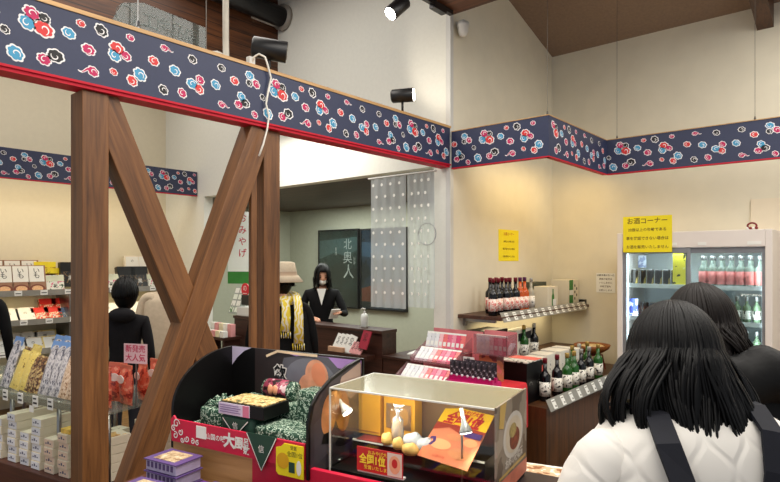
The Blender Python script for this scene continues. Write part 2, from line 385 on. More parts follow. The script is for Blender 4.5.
# ---------------------------------------------------------------- spotlights and cables on the beam
bulb=mat('lamp_face',(255,250,235),.4,emit=(255,246,228),estr=14)
bulb_off=mat('lamp_face_dim',(120,118,110),.3)
def spotlight(loc,aim,label,on,rail_len=.26,railshift=.03,up=1,k=1.):
    t=thing('spotlight',label,'spotlight',loc)
    aim=Vector(aim).normalized()
    mb=MB(); mb.box(-rail_len/2+railshift,rail_len/2+railshift,-.018,.018,0,.034*up); mb.build('track_adapter',black_m,t,bevel=.003)
    mb=MB(); mb.cyl((0,0,.03*up),(0,0,.12*up),.009,n=10); mb.ball((0,0,.125*up),.018,m=0); mb.build('arm',black_m,t)
    c=Vector((0,0,.155*up)); a=c-aim*.085*k; b=c+aim*.085*k
    mb=MB(); mb.tube([a,a+aim*.01,b-aim*.004,b],[.04*k,.05*k,.052*k,.05*k],24); mb.build('lamp_head',black_m,t)
    mb=MB(); mb.tube([b-aim*.002,b+aim*.003],[.045,.045],24); mb.build('lamp_face',bulb if on else bulb_off,t)
    return t
# camera-frame right direction in the world = (.6486,-.7611)
p=atY(404,116,2.73); spotlight((p.x,2.745,2.694),(.45,-.85,.02),'lit black spotlight on the beam near the white corner',True,.26,.09)
p=atY(271,75,2.73); spotlight((p.x,2.745,2.694),(.75,-.62,-.12),'unlit black spotlight on the beam above the right post, over the white cable',False,.34,.06,1,1.2)
mb=MB(); mb.box(2.28,2.47,2.71,2.77,2.694,2.73); 
p=atF(398,0,4.0); spotlight((p.x,p.y,3.52),(-.75,.25,-.75),'lit black spotlight hanging from the soffit at the top centre',True,.02,0,-1)
tr=thing('light_track','black light track under the wooden soffit at the top centre','light track',(0,0,0))
mb=MB(); a=atZ(392,2,3.555); b=atZ(442,17,3.555); mb.obox((a.x-.5,2.58,3.56),(b.x,2.58,3.56),.035,.035); mb.build('rail',black_m,tr)
mb=MB(); a2=atZ(405,0,3.54); mb.box(b.x-.26,b.x-.10,2.555,2.605,3.515,3.545); mb.build('power_box',black_m,tr)
# dome sensor
p=atX(463,18,3.93)
t=thing('ceiling_sensor','small white round sensor under the wooden soffit at the wall corner','sensor',(4.0,2.56,3.47))
t.location=(atY(463,18,2.60).x,2.60,3.475)
mb=MB(); mb.lathe([(.05,.075),(.052,.04),(.045,.036),(.043,.0),(.03,-.03),(.008,-.04)][::-1],(0,0,0),18); mb.build('housing',white_p,t)
mb=MB(); mb.box(-.02,.02,-.02,.06,.07,.095); mb.build('bracket',white_p,t)
# grey unit with acrylic sign behind beam: clear plate leaning over the beam
ac=glass('acrylic',(205,215,214),.12,haze=.14,hazecol=(150,160,158))
t=thing('acrylic_plate','clear acrylic sign plate hanging behind the beam at upper left','sign',(0,0,0))
mb=MB(); pts=[atY(112,20,2.95),atY(122,3,2.95),atY(143,3,2.95),atY(205,28,2.95),atY(207,60,2.95),atY(120,40,2.95)]
mb.prism([(p.x,p.z) for p in pts],2.945,2.953); mb.build('plate',ac,t)
mb=MB(); p=atY(126,15,2.94); stroke(mb,ell(p.x,p.z,.05,n=28)+[(p.x+.05,p.z)],.006,2.94,0)
for i in range(4): q=atY(150+i*14,22+i*5,2.94); mb.text('工房品店'[i],.09,q.x,q.z,2.94,0)
mb.build('engraving',glass('engraved_grey',(205,215,214),.05,haze=.16,hazecol=(190,198,196)),t)
mb=MB(); p=atY(138,20,2.9); mb.cyl((p.x,2.9,2.82),(p.x,2.9,4.4),.004,n=6); mb.cyl((p.x,2.9,2.75),(p.x,2.9,2.83),.012,n=10); mb.build('hanging_rod',steel,t)
t=thing('conduit_pipe','white cable conduit rising from the beam beside the acrylic plate','pipe',(0,0,0))
p=atY(226,40,2.78); x=p.x
mb=MB(); mb.tube([(x-.09,2.77,2.705),(x-.03,2.77,2.71),(x,2.78,2.75),(x+.005,2.79,2.85),(x+.01,2.80,4.4)],.018,10)
mb.tube([(x-.10,2.76,2.715),(x-.06,2.77,2.73),(x-.03,2.78,2.73)],.024,8); mb.build('conduit',mat('conduit_white',(190,184,170),.5),t)
mb=MB(); mb.cyl((x-.13,2.77,2.70),(x-.13,2.77,4.4),.003,n=6); mb.build('wire',wire,t)
t=thing('junction_box','flat white box lying on the beam left of the unlit spotlight','box',(0,0,0))
a=atY(232,52,2.76); mb=MB(); mb.box(a.x-.06,a.x+.14,2.72,2.80,2.694,2.725); mb.build('case',white_p,t,bevel=.004)
mb=MB(); mb.box(a.x+.145,a.x+.20,2.73,2.79,2.694,2.72); mb.build('plug',black_m,t,bevel=.004)
# duct bar at top
t=thing('ceiling_duct','black round ended bar running under the ceiling before the dark boards','ceiling bar',(0,0,0))
a=atY(236,-4,4.75); b=atY(281,17,4.75)
mb=MB(); mb.tube([(a.x-1.2,4.75,b.z),(b.x,4.75,b.z)],.10,16); mb.build('bar',black_m,t)
mb=MB(); mb.tube([(b.x,4.75,b.z),(b.x+.04,4.75,b.z)],.135,20); mb.build('end_ring',mat('ring_grey',(150,146,138),.5),t)
mb=MB(); mb.tube([(a.x-.1,4.75,b.z),(a.x-.1,4.75,4.4)],.02,8); mb.build('hanger',black_m,t)
t=thing('ceiling_tray','white flat tray mounted on the dark boards under the black bar','tray',(0,0,0))
a=atY(252,12,4.84); b=atY(276,24,4.84); mb=MB(); mb.box(a.x,b.x+.02,4.80,4.86,b.z-.03,b.z+.07); mb.build('tray',white_p,t,bevel=.004)
# white cord over the beam
pts=[(252,62),(254,57),(259,54),(265,57),(268,66),(271,78),(268,92),(266,104),(269,116),(267,130),(263,145),(259,156)]
cv=[atY(px,py,2.632) for px,py in pts]; cv[0]=atY(252,62,2.70); cv[1]=atY(254,57,2.69); cv[2]=atY(259,54,2.66)
t=thing('power_cord','thin white cord looped over the beam and hanging down by the right post','cord',(0,0,0))
mb=MB(); mb.tube(cv,.0055,8); mb.build('cord',mat('cord_white',(230,226,215),.5),t)
mb=MB(); q=cv[0]; mb.box(q.x-.02,q.x+.02,q.y-.005,q.y+.03,q.z-.02,q.z+.03); mb.build('plug',white_p,t,bevel=.004)
# ---------------------------------------------------------------- noren curtain in the opening
sheer=bpy.data.materials.new('sheer_dotted_cloth'); sheer.use_nodes=True
nt=sheer.node_tree; N=nt.nodes; L=nt.links
for n in list(N): N.remove(n)
o_=N.new('ShaderNodeOutputMaterial'); tr_=N.new('ShaderNodeBsdfTransparent'); df=N.new('ShaderNodeBsdfDiffuse'); df.inputs[0].default_value=lin((215,220,222))
tl=N.new('ShaderNodeBsdfTranslucent'); tl.inputs[0].default_value=lin((215,220,222)); ms=N.new('ShaderNodeMixShader'); ms.inputs[0].default_value=.4
L.new(df.outputs[0],ms.inputs[1]); L.new(tl.outputs[0],ms.inputs[2])
mx=N.new('ShaderNodeMixShader'); mx.inputs[0].default_value=.58; L.new(tr_.outputs[0],mx.inputs[1]); L.new(ms.outputs[0],mx.inputs[2]); L.new(mx.outputs[0],o_.inputs[0])
nor=thing('noren_curtain','sheer white dotted curtain in two strips hanging at the right of the opening','curtain',(0,0,0))
XN=3.80
def strip(y0,y1,zt,zb,seed):
    mb=MB(); n=28; vs=[]
    for k in range(2):
        z=zt if k==0 else zb
    rows=14
    for j in range(rows+1):
        for i in range(n+1):
            s=i/n; y=y0+(y1-y0)*s; z=zt+(zb-zt)*j/rows
            x=XN+.012*math.sin(s*4*2*PI+seed)*(.4+.6*j/rows)
            vs.append((x,y,z))
    mb.add(vs,[(j*(n+1)+i,j*(n+1)+i+1,(j+1)*(n+1)+i+1,(j+1)*(n+1)+i) for j in range(rows) for i in range(n)],0,True)
    # woven dots
    W_=abs(y1-y0); k=0; z=zt-.06
    while z>zb+.03:
        for q in range(4):
            y=y0+(y1-y0)*((q+.5*(k%2)+.25)/4.)
            if abs(y-y0)<.02 or abs(y-y1)<.02: continue
            s=(y-y0)/(y1-y0); x=XN+.012*math.sin(s*4*2*PI+seed)*(.4+.6*(zt-z)/(zt-zb))-.004
            if 1:
                pts=ell(0,0,.014,n=10); mb.add([(x,y+a,z+b) for a,b in pts],[tuple(range(10))],1)
        k+=1; z-=.105
    mb.build('curtain_strip',[sheer,paper],nor)
a=atX(371,183,XN); b=atX(406,176,XN); c=atX(434,172,XN); zb1=atX(390,308,XN).z
strip(a.y,b.y,2.33,zb1,0); strip(b.y-.01,c.y,2.33,zb1+.02,1.7)
mb=MB(); mb.cyl((XN,a.y+.03,2.335),(XN,c.y-.02,2.335),.008,n=8); mb.build('rod',white_p,nor)
mb=MB(); q=atX(427,234,XN-.02); pts=[(XN-.02,q.y+u,q.z+v) for u,v in ell(0,0,.09,n=24)]; pts.append(pts[0]); mb.tube(pts,.004,6); mb.build('hook_ring',mat('ring_sheer_grey',(150,152,156),.5),nor)
# posters in the back room
def poster(px0,px1,pyt,pyb,X,label,kind):
    A=atX(px0,pyt,X); B=atX(px1,pyt,X); zt=A.z; zb=atX(px0,pyb,X).z; w=A.y-B.y; h=zt-zb
    t=thing('framed_poster',label,'poster',(X,A.y,zb),-PI/2)
    mb=MB(); mb.box(0,w,-.02,.02,0,.02); mb.box(0,w,-.02,.02,h-.02,h); mb.box(0,.02,-.02,.02,.02,h-.02); mb.box(w-.02,w,-.02,.02,.02,h-.02); mb.build('frame',black_m,t)
    mb=MB(); mb.box(.02,w-.02,-.005,.015,.02,h-.02,0)
    if kind==0:
        mb.flat([(.02,h*.62),(w*.4,h*.70),(w*.7,h*.66),(w-.02,h*.74),(w-.02,h*.9),(.02,h*.86)],-.007,2)
        mb.flat([(.02,.02),(w-.02,.02),(w-.02,h*.2),(w*.5,h*.28),(.02,h*.2)],-.007,3)
        mb.flat(ell(w*.45,h*.42,w*.28,h*.12),-.008,3)
        mb.text('北',.17,w*.74,h*.80,-.010,1); mb.text('奥',.19,w*.74,h*.63,-.010,1); mb.text('人',.22,w*.76,h*.45,-.010,1)
        mb.text('春の国',.045,w*.45,h*.72,-.010,1,vertical=True); mb.text('山の湯',.045,w*.9,h*.6,-.010,1,vertical=True)
        mb.build('print',[printed('poster_green_print',[(0,(18,30,32)),(.45,(30,52,50)),(.6,(42,70,64))],3.),paper,mat('poster_mist',(84,110,112),.4),mat('poster_deep',(20,32,30),.4)],t)
    else:
        mb.flat([(.02,.10*h),(w-.02,.10*h),(w-.02,h*.28),(w*.5,h*.34),(.02,h*.26)],-.007,1)
        mb.flat([(.02,h*.66),(w-.02,h*.6),(w-.02,h*.8),(.02,h*.84)],-.007,2)
        mb.build('print',[printed('poster_dusk_print',[(0,(22,26,44)),(.5,(40,56,80))],3.),mat('poster_orange',(150,72,52),.4),mat('poster_blue',(70,96,124),.4)],t)
    mb=MB(); mb.box(.02,w-.02,-.018,-.015,.02,h-.02); mb.build('glazing',glass('poster_glass',(235,240,240),.2),t)
poster(319,359,230.5,306,5.95,'black framed green landscape poster with white brush characters behind the clerk',0)
poster(361,407,229,309,5.95,'black framed dusk coloured poster half hidden behind the dotted curtain',1)
# ================================================================ RIGHT SIDE
def sign(name,label,cat,loc,rz,w,h,lines,bg,cols,size,rx=0,t=.003,spacing=None):
    """flat notice; local x right, z up, face towards -y"""
    o=thing(name,label,cat,loc,rz,rx=rx)
    mb=MB(); mb.box(0,w,0,t,0,h); mb.build('sheet',bg,o)
    mb=MB(); n=len(lines)
    for i,l in enumerate(lines):
        if l: mb.text(l,size[i] if isinstance(size,list) else size,w/2,h*(1-(i+.6)/(n+.2)),-.001,i and 1 or 0,bold=.012)
    mb.build('lettering',cols,o)
    return o
yel=mat('yellow_card',(244,226,22),.6,var=.03)
yellow_txt=mat('orange_ink',(196,120,20),.6); brown_txt=mat('brown_ink',(120,96,20),.6)
a=atY(499,229,YE-.01); b=atY(519,261,YE-.01)
sign('notice','yellow notice taped on the beige wall above the red capped bottles','notice',(a.x,YE-.006,b.z),0,b.x-a.x,a.z-b.z,['お酒コーナー','20歳以上の年齢である','事を確認できない場合は','お酒を販売いたしません'],yel,[yellow_txt,brown_txt],[.034,.021,.021,.021])
# --- wall shelf
price=mat('price_rail_grey',(142,140,132),.35)
tagm=paper
def price_rail(x0,x1,y,z,h,n,parent,tilt=.5):
    mb=MB(); 
    mb.add([(x0,y,z-h*.5),(x1,y,z-h*.5),(x1,y+h*tilt,z+h*.5),(x0,y+h*tilt,z+h*.5),(x0,y+.004,z-h*.5),(x1,y+.004,z-h*.5),(x1,y+h*tilt+.004,z+h*.5),(x0,y+h*tilt+.004,z+h*.5)],
      [(0,1,2,3),(7,6,5,4),(0,4,5,1),(3,2,6,7),(0,3,7,4),(1,5,6,2)],0)
    mb.build('price_rail',price,parent)
    for i in range(n):
        c=x0+(x1-x0)*(i+.6)/n; w=min(.055,(x1-x0)/n*.62); m2=MB()
        e=.15; y0=y-.002
        def P(u,v): return (u,y0+(v*h+h*.5)*tilt-.001*0,z+v*h)
        m2.add([P(c-w/2,-.4),P(c+w/2,-.4),P(c+w/2,.4),P(c-w/2,.4)],[(0,1,2,3)],0)
        for (u0,u1,v0,v1) in ((-.38,.38,.20,.27),(-.05,.36,-.26,-.12)):
            q=[P(c+u0*w,v0),P(c+u1*w,v0),P(c+u1*w,v1),P(c+u0*w,v1)]; q=[(a_,b_-.001,c_) for a_,b_,c_ in q]
            m2.add(q,[(0,1,2,3)],1)
        m2.build('price_tag',[tagm,mat('grey_print',(140,136,130),.7)],parent)
SZ=1.16
sh=thing('wall_shelf','dark wooden wall shelf with price rail holding the red capped bottles','shelf',(0,0,0))
mb=MB(); mb.box(3.98,5.76,2.25,YE-.001,SZ-.03,SZ); mb.build('board',wood('shelf_walnut',(52,30,20),(84,52,38),axis='X'),sh,bevel=.003)
for x in (4.06,5.0):
    mb=MB(); mb.box(x,x+.025,YE-.03,YE-.006,SZ-.10,SZ-.03); mb.box(x,x+.02,2.35,YE-.03,SZ-.06,SZ-.03); mb.build('bracket',steel,sh)
price_rail(4.0,5.70,2.235,SZ-.005,.075,13,sh,.5)
def bottle(name,cat,h,r,cols,labelc,neck=.33,capc=None,shoulder=.12,lab=(.12,.45)):
    """returns builder for a wine/sake bottle thing: parts glass, cap, label"""
    def fn():
        t=thing(name,None,cat)
        mb=MB(); zn=h*(1-neck); rn=r*.36
        mb.lathe([(r*.85,0),(r,.01),(r,zn-h*shoulder),(r*.93,zn-h*shoulder*.55),(r*.62,zn-h*.02),(rn,zn+h*.05),(rn,h-.035)],n=16); mb.build('bottle_glass',cols,t)
        mb=MB(); mb.lathe([(rn*1.15,0),(rn*1.18,.03),(rn*1.1,.036)],(0,0,h-.036),12); mb.build('cap',capc,t)
        if labelc:
            mb=MB(); mb.lathe([(r+.0008,lab[0]*h),(r+.0008,lab[1]*h)],n=16); mb.v; 
            l=mb.build('label',labelc,t); 
        return t
    return fn
g_green=mat('green_glass',(34,88,30),.12,var=.1); g_dark=mat('dark_glass',(14,16,18),.1); g_brown=mat('brown_glass',(60,26,12),.12)
g_black=mat('blackish_glass',(10,10,14),.08); g_clear=mat('clear_glass_bottle',(196,190,170),.1,alpha=.7)
lab_w=printed('label_white_print',[(0,(40,36,34)),(.40,(235,230,218)),(.62,(228,222,208))],60.)
lab_p=printed('label_rose_print',[(0,(214,120,110)),(.45,(240,226,214)),(.6,(226,150,140))],50.)
red_cap=mat('wine_red_cap',(110,16,34),.4); pur_cap=mat('purple_cap',(86,30,74),.4); gold_cap=mat('gold_cap',(190,160,90),.35,metal=.5); silver_cap=mat('silver_cap',(180,180,176),.35,metal=.5)
amber=mat('amber_glass',(200,84,24),.15)
pr=Proto(bottle('wine_bottle','bottle',.30,.039,g_black,lab_p,capc=red_cap),'red capped bottles on the wall shelf')
pp=Proto(bottle('wine_bottle','bottle',.30,.039,amber,lab_p,capc=pur_cap),'red capped bottles on the wall shelf')
xs=[atY(q,300,2.37).x for q in (493,499.5,506,511,515.5)]
for i,x in enumerate(xs): pr.place((x,2.37+.012*(i%2),SZ),'dark wine bottle with red cap, %s from left in front row of the wall shelf'%ORD[i],group='wine bottles on the wall shelf')
for i,x in enumerate([atY(q,300,2.36).x for q in (520,524.5)]): pp.place((x,2.36,SZ),'amber wine bottle with purple cap, %s after the dark wine bottles on the wall shelf'%('first','second')[i],group='amber bottles on the wall shelf')
for i,x in enumerate([atY(q,300,2.50).x for q in (490,496,502)]): pr.place((x,2.50,SZ),'dark wine bottle with red cap, %s from left in back row of the wall shelf'%ORD[i],group='wine bottles on the wall shelf')
o=bottle('sake_bottle','bottle',.29,.034,g_clear,lab_w,capc=silver_cap)(); o.location=(atY(531,300,2.37).x,2.37,SZ); o['label']='clear bottle with pale label in the middle of the wall shelf'
boxw=mat('carton_cream',(226,218,196),.6,var=.04)
def carton(name,label,cat,loc,w,d,h,base,art=None,rz=0,mats=()):
    t=thing(name,label,cat,loc,rz)
    mb=MB(); mb.box(-w/2,w/2,-d/2,d/2,0,h); mb.build('carton_body',base,t,bevel=.002)
    if art:
        mb=MB(); art(mb,w,d,h); mb.build('printed_face',list(mats),t)
    return t
def art_bottle(mb,w,d,h):
    y=-d/2-.001
    mb.flat([(-w*.12,.05*h),(w*.12,.05*h),(w*.12,.55*h),(w*.05,.68*h),(w*.05,.88*h),(-w*.05,.88*h),(-w*.05,.68*h),(-w*.12,.55*h)],y,0)
    mb.flat([(-w*.02,.1*h),(w*.3,.1*h),(w*.3,.4*h),(-w*.02,.4*h)],y-.001,1)
gm=mat('print_green',(52,128,48),.5)
carton('gift_carton','pale carton at the back of the wall shelf beside the amber bottles','box',(4.80,2.56,SZ),.14,.10,.20,boxw)
carton('gift_carton','pale carton with a green bottle picture on the wall shelf','box',(atY(546,300,2.42).x,2.42,SZ),.22,.14,.20,boxw,art_bottle,mats=(gm,paper))
def art_green(mb,w,d,h):
    y=-d/2-.001
    mb.flat([(-w*.42,0),(-w*.05,0),(-w*.05,h),(-w*.42,h)],y,0); mb.flat([(-w*.42,h*.4),(-w*.05,h*.4),(-w*.05,h*.6),(-w*.42,h*.6)],y-.001,1)
    for i in range(5): mb.flat(ell(w*(.12+.18*(i%2)),h*(.25+.13*i),w*.05,h*.06,n=10),y,2)
carton('gift_carton','white and green carton with black dots near the right end of the wall shelf','box',(atY(565,300,2.44).x,2.44,SZ),.25,.18,.25,boxw,art_green,mats=(gm,paper,ink))
carton('gift_carton','dark topped low carton behind the green picture carton on the wall shelf','box',(5.2,2.58,SZ),.30,.12,.235,mat('olive_box',(70,74,60),.6))
t=thing('white_jar','white lidded jar at the right end of the wall shelf','jar',(5.665,2.42,SZ)); mb=MB(); mb.lathe([(.05,0),(.06,.01),(.062,.10),(.04,.13)],n=16); mb.build('jar_body',white_p,t)
mb=MB(); mb.lathe([(.045,.13),(.065,.14),(.06,.175),(.02,.19)],n=16); mb.build('lid',white_p,t)
carton('shelf_stopper','small black box at the far right end of the wall shelf','box',(5.72,2.30,SZ),.05,.06,.05,black_m)
# dark wine boxes under shelf (on the sake counter back tier)
CZ=.58; CX0,CX1,CY0=3.72,5.76,1.752
ct=thing('sake_counter','dark wooden counter with price rail full of sake bottles','counter',(0,0,0))
wd=wood('counter_wood',(52,28,12),(88,52,24),axis='Z',planks=('X',.16))
mb=MB(); mb.box(CX0,CX1,CY0,YE-.005,.02,CZ); mb.build('cabinet_body',wd,ct)
mb=MB(); mb.box(CX0,5.04,CY0-.012,CY0,.0,.09); mb.build('kick_board',wood('kick_wood',(50,30,16),(66,40,22),axis='X'),ct)
mb=MB(); mb.box(CX0,CX1,2.25,YE-.005,CZ,CZ+.16); mb.build('rear_step',wood('step_wood',(60,38,24),(90,60,38),axis='X'),ct)
price_rail(CX0,5.04,CY0-.035,CZ+.02,.075,9,ct,.5)
# sake bottles on the counter front row
pg=Proto(bottle('sake_bottle','bottle',.30,.040,g_green,lab_w,capc=gold_cap)); pd=Proto(bottle('sake_bottle','bottle',.30,.040,g_dark,lab_w,capc=silver_cap)); pbk=Proto(bottle('wine_bottle','bottle',.31,.040,g_black,lab_w,capc=red_cap))
row=[(545,'k'),(557,'k'),(567,'g'),(574,'g'),(581,'d'),(589,'d'),(598,'g')]
for i,(px,k) in enumerate(row):
    p=atY(px,380,1.86); pr_={'k':pbk,'g':pg,'d':pd}[k]
    nm={'k':'black wine bottle with red cap','g':'green sake bottle with white label','d':'dark sake bottle with white label'}[k]
    pr_.place((p.x,1.86,CZ+.002),'%s, %s from left in front row of the sake counter'%(nm,ORD[i]),rz=.3*i)
row=[(571,'g'),(578,'d'),(586,'g')]
for i,(px,k) in enumerate(row):
    p=atY(px,380,2.0); {'g':pg,'d':pd}[k].place((p.x,1.99,CZ+.002),'%s sake bottle standing in the second row of the sake counter, %s from the left'%({'g':'green','d':'dark'}[k],ORD[i]),rz=.3*i)
# rear tier bottles
for i,(px,k) in enumerate([(524,'g'),(534,'d')]):
    p=atY(px,340,2.36); {'g':pg,'d':pd}[k].place((p.x,2.36,CZ+.162),'%s sake bottle standing on the rear step under the wall shelf'%{'g':'green','d':'dark'}[k])
# big black gift box, boxes
bk=mat('black_carton',(10,9,10),.4,spec=.3)
def art_loop(mb,w,d,h):
    y=-d/2-.002
    for c in (-w*.25,w*.25): stroke(mb,[(c-.02,h*.45),(c-.018,h*.5),(c,h*.53),(c+.018,h*.5),(c+.02,h*.45)],.005,y,0)
c1=atY(528,400,1.98)
t=carton('gift_box','large black gift box with pink striped lid at the left end of the sake counter','box',(3.85,2.075,CZ+.001),.24,.34,.29,bk,art_loop,mats=(steel,))
mb=MB(); mb.box(-.122,.122,-.172,.172,.29,.298,0); mb.box(.0,.123,-.173,.173,.2985,.2995,1); mb.build('lid_card',[printed('pale_lid',[(0,(60,60,56)),(.42,(210,206,196)),(.6,(228,224,214))],30.),mat('salmon_card',(226,104,92),.5)],t)
carton('gift_box','red and black upright carton right of the large black gift box','box',(4.06,2.05,CZ+.001),.12,.22,.26,bk,lambda mb,w,d,h:(mb.flat([(-w*.4,.02),(w*.4,.02),(w*.4,h*.9),(-w*.4,h*.9)],-d/2-.001,0)),mats=(mat('salmon_card',(226,104,92),.5),))
cb=mat('carton_ivory',(232,226,212),.6,var=.05)
for i,(x,y,w,d,h,l) in enumerate([(4.24,2.12,.18,.16,.25,'ivory carton standing behind the third bottle of the sake counter'),(4.43,2.12,.16,.16,.26,'ivory carton in the middle of the sake counter, behind the green bottles'),(4.62,2.10,.17,.18,.27,'ivory carton behind the right bottles of the sake counter'),(4.80,2.08,.10,.22,.27,'ivory carton with dark side, rightmost on the sake counter')]):
    carton('bottle_carton',l,'box',(x,y,CZ+.001),w,d,h,cb,art_loop if i==9 else (lambda mb,w,d,h:(mb.flat([(-w*.3,h*.1),(-w*.05,h*.1),(-w*.05,h*.8),(-w*.3,h*.8)],-d/2-.001,0),mb.flat([(w*.1,h*.1),(w*.35,h*.1),(w*.35,h*.5),(w*.1,h*.5)],-d/2-.001,1))),mats=(lab_w,ink))
def art_fish(mb,w,d,h):
    y=-d/2-.001
    mb.flat([(-w*.4,h*.62),(w*.4,h*.66),(w*.4,h*.92),(-w*.4,h*.88)],y,0)
    for i in range(4): stroke(mb,[(-w*.35+i*w*.2,h*.2),(-w*.3+i*w*.2,h*.4),(-w*.2+i*w*.2,h*.3),(-w*.22+i*w*.2,h*.5)],.012,y,0)
t=carton('display_carton','white display box with bold black brush strokes under the wall shelf','box',(4.62,2.44,CZ+.161),.30,.12,.26,cb,art_fish,mats=(ink,))
t=carton('display_carton','black long carton lying on the rear step under the left end of the wall shelf','box',(4.22,2.52,CZ+.161),.34,.2,.285,bk,None)
for i in range(4):
    carton('booklet','white slim booklet, %s from the left beside the black long carton'%ORD[i],'booklet',(3.80+.045*i,2.40,CZ+.161),.03,.12,.22,paper)
carton('display_carton','white card with dark picture standing left of the slim booklets','card',(3.73+.02,2.52,CZ+.161),.13,.06,.20,lab_w)
# bowl on stand
bx=atY(592,345,2.06)
t=thing('wooden_bowl','wide brown woven bowl on a red stand near the wall corner','bowl',(bx.x,2.06,CZ+.002+.15))
mb=MB(); mb.lathe([(.03,0),(.09,.01),(.15,.05),(.165,.085),(.15,.083),(.12,.045),(.05,.02)],n=28); mb.build('bowl_body',mat('wicker_brown',(150,90,44),.5,scale=60,var=.3,bump=.4),t)
mb=MB()
mb.lathe([(.13,.058),(.10,.078),(.02,.082)],n=16); mb.build('contents',mat('cream_items',(220,196,150),.7,scale=40,var=.3),t)
t=thing('bowl_stand','red wooden stand under the brown bowl','stand',(bx.x,2.06,CZ+.003))
for sx in (-1,1):
    for sy in (-1,1):
        mb=MB(); mb.cyl((sx*.09,sy*.09,0),(sx*.07,sy*.07,.141),.006,n=8); mb.build('leg',mat('stand_red',(110,24,20),.4),t)
mb=MB(); mb.lathe([(.09,.138),(.09,.147)],n=20); mb.build('ring',mat('stand_red',(110,24,20),.4),t)
# slanted white leaflet holder left of bowl
t=thing('price_card','white slanted price card beside the brown bowl','card',(5.0,2.14,CZ+.002),.2); mb=MB(); mb.prism([(0,0),(.09,0),(.03,.16),(-.05,.16)],0,.004); mb.build('card',paper,t); mb=MB(); mb.flat([(.0,.05),(.055,.05),(.035,.10),(-.015,.10)],-.001); mb.build('print',ink,t)
# --------------------------------------------------------------- fridge
FX=5.10; FY1=1.745; FY0=.61; FZ=1.84; FD=.66
fr=thing('drinks_fridge','tall white glass door drinks fridge against the right wall','fridge',(FX,FY1,0),-PI/2)
W_=FY1-FY0
fw=mat('fridge_enamel',(232,224,216),.35,var=.02); fi=mat('fridge_inner',(232,240,240),.5,var=.01); fg=mat('door_frame_grey',(150,152,156),.35,metal=.4)
mb=MB(); mb.box(0,.045,0,FD,0,FZ); mb.box(W_-.045,W_,0,FD,0,FZ); mb.box(.045,W_-.045,.0,FD,FZ-.13,FZ); mb.box(.045,W_-.045,0,FD,0,.30); mb.box(.045,W_-.045,FD-.03,FD,.30,FZ-.13)
mb.build('cabinet',fw,fr,bevel=.004)
mb=MB(); mb.box(.046,W_-.046,FD-.034,FD-.0305,.30,FZ-.131); mb.build('liner',fi,fr)
le=mat('fridge_lamp',(255,255,255),.4,emit=(236,246,255),estr=2.8)
for x in (.06,W_-.075): 
    mb=MB(); mb.box(x,x+.012,.07,.085,.34,FZ-.16); mb.build('light_strip',le,fr)
mb=MB(); mb.box(.08,W_-.08,.085,.10,FZ-.15,FZ-.137); mb.build('light_strip',le,fr)
dgl=glass('fridge_glass',(236,244,244),.12)
half=W_/2
for x0,x1,y0 in ((.045,half+.01,.012),(half-.03,W_-.045,.034)):
    d=None
    mb=MB(); t_=.02; z0,z1=.30,FZ-.131; 
    mb.box(x0,x0+.025,y0,y0+t_,z0,z1); mb.box(x1-.025,x1,y0,y0+t_,z0,z1); mb.box(x0+.025,x1-.025,y0,y0+t_,z1-.045,z1); mb.box(x0+.025,x1-.025,y0,y0+t_,z0,z0+.04)
    d=mb.build('sliding_door',fg,fr,bevel=.002)
    mb=MB(); mb.box(x0+.025,x1-.025,y0+.008,y0+.012,z0+.04,z1-.045); mb.build('pane',dgl,d)
    mb=MB(); hx=x1-.04 if x0<.1 else x0+.015; mb.box(hx,hx+.012,y0-.012,y0,1.0,1.25); mb.build('handle',fg,d)
SH=[1.40,1.12,.85,.58,.33]
for z in SH[:-1]:
    mb=MB(); mb.box(.05,W_-.05,.09,FD-.05,z-.012,z); mb.build('shelf',mat('wire_shelf',(214,220,222),.4),fr)
    mb=MB(); mb.box(.05,W_-.05,.083,.089,z-.03,z+.005); mb.build('shelf_rail',mat('shelf_rail_white',(236,240,242),.4),fr)
mb=MB(); mb.box(W_*.08,W_*.08+.05,-.004,-.001,FZ-.09,FZ-.06)
for i,x in enumerate((W_*.37,W_*.56,W_*.86)):
    mb=MB(); mb.box(x,x+(.09 if i==2 else .06),-.003,0,FZ-.115,FZ-.09); mb.build('badge',paper,fr)
def can(body,top,h=.105,r=.030):
    def fn():
        t=thing('drink_can',None,'can'); mb=MB(); mb.lathe([(r*.85,0),(r,.008),(r,h-.012),(r*.85,h)],n=14); mb.build('can_body',body,t)
        mb=MB(); mb.lathe([(r*.86,h),(r*.8,h+.003)],n=12); mb.build('can_top',top,t); return t
    return fn
gold=printed('can_gold_print',[(0,(30,26,20)),(.5,(190,166,96)),(.62,(40,34,26))],12.,.3,(1,1,.4)); darkc=printed('can_dark_print',[(0,(24,22,22)),(.55,(120,90,50))],14.,.3)
def fw_(x,y): return Vector((FX+y,FY1-x,0))
pc=Proto(can(gold,silver_cap,.125)); pc2=Proto(can(darkc,silver_cap,.12))
def fplace(pr,x,y,z,l,g): p=fw_(x,y); p.z=z+.001; return pr.place(tuple(p),l,group=g)
for i in range(7): fplace(pc,.10+.066*i,.15,SH[0],'gold and black can, %s from left on the top shelf of the fridge'%ORD[i],'cans in the fridge')
for i in range(6): fplace(pc2,.19+.066*i,.15,SH[1],'dark can, %s from left on the second shelf of the fridge'%ORD[i],'cans in the fridge')
for i in range(6): fplace(pc,.10+.066*i,.15,SH[2],'gold and black can, %s from left on the third shelf of the fridge'%ORD[i],'cans in the fridge')
carton('blue_pack','blue and white pack at the left end of the second fridge shelf','pack',tuple(fw_(.10,.15)+Vector((0,0,SH[1]+.001))),.08,.07,.15,printed('blue_pack_print',[(0,(50,70,150)),(.5,(220,226,236))],20.),rz=-PI/2)
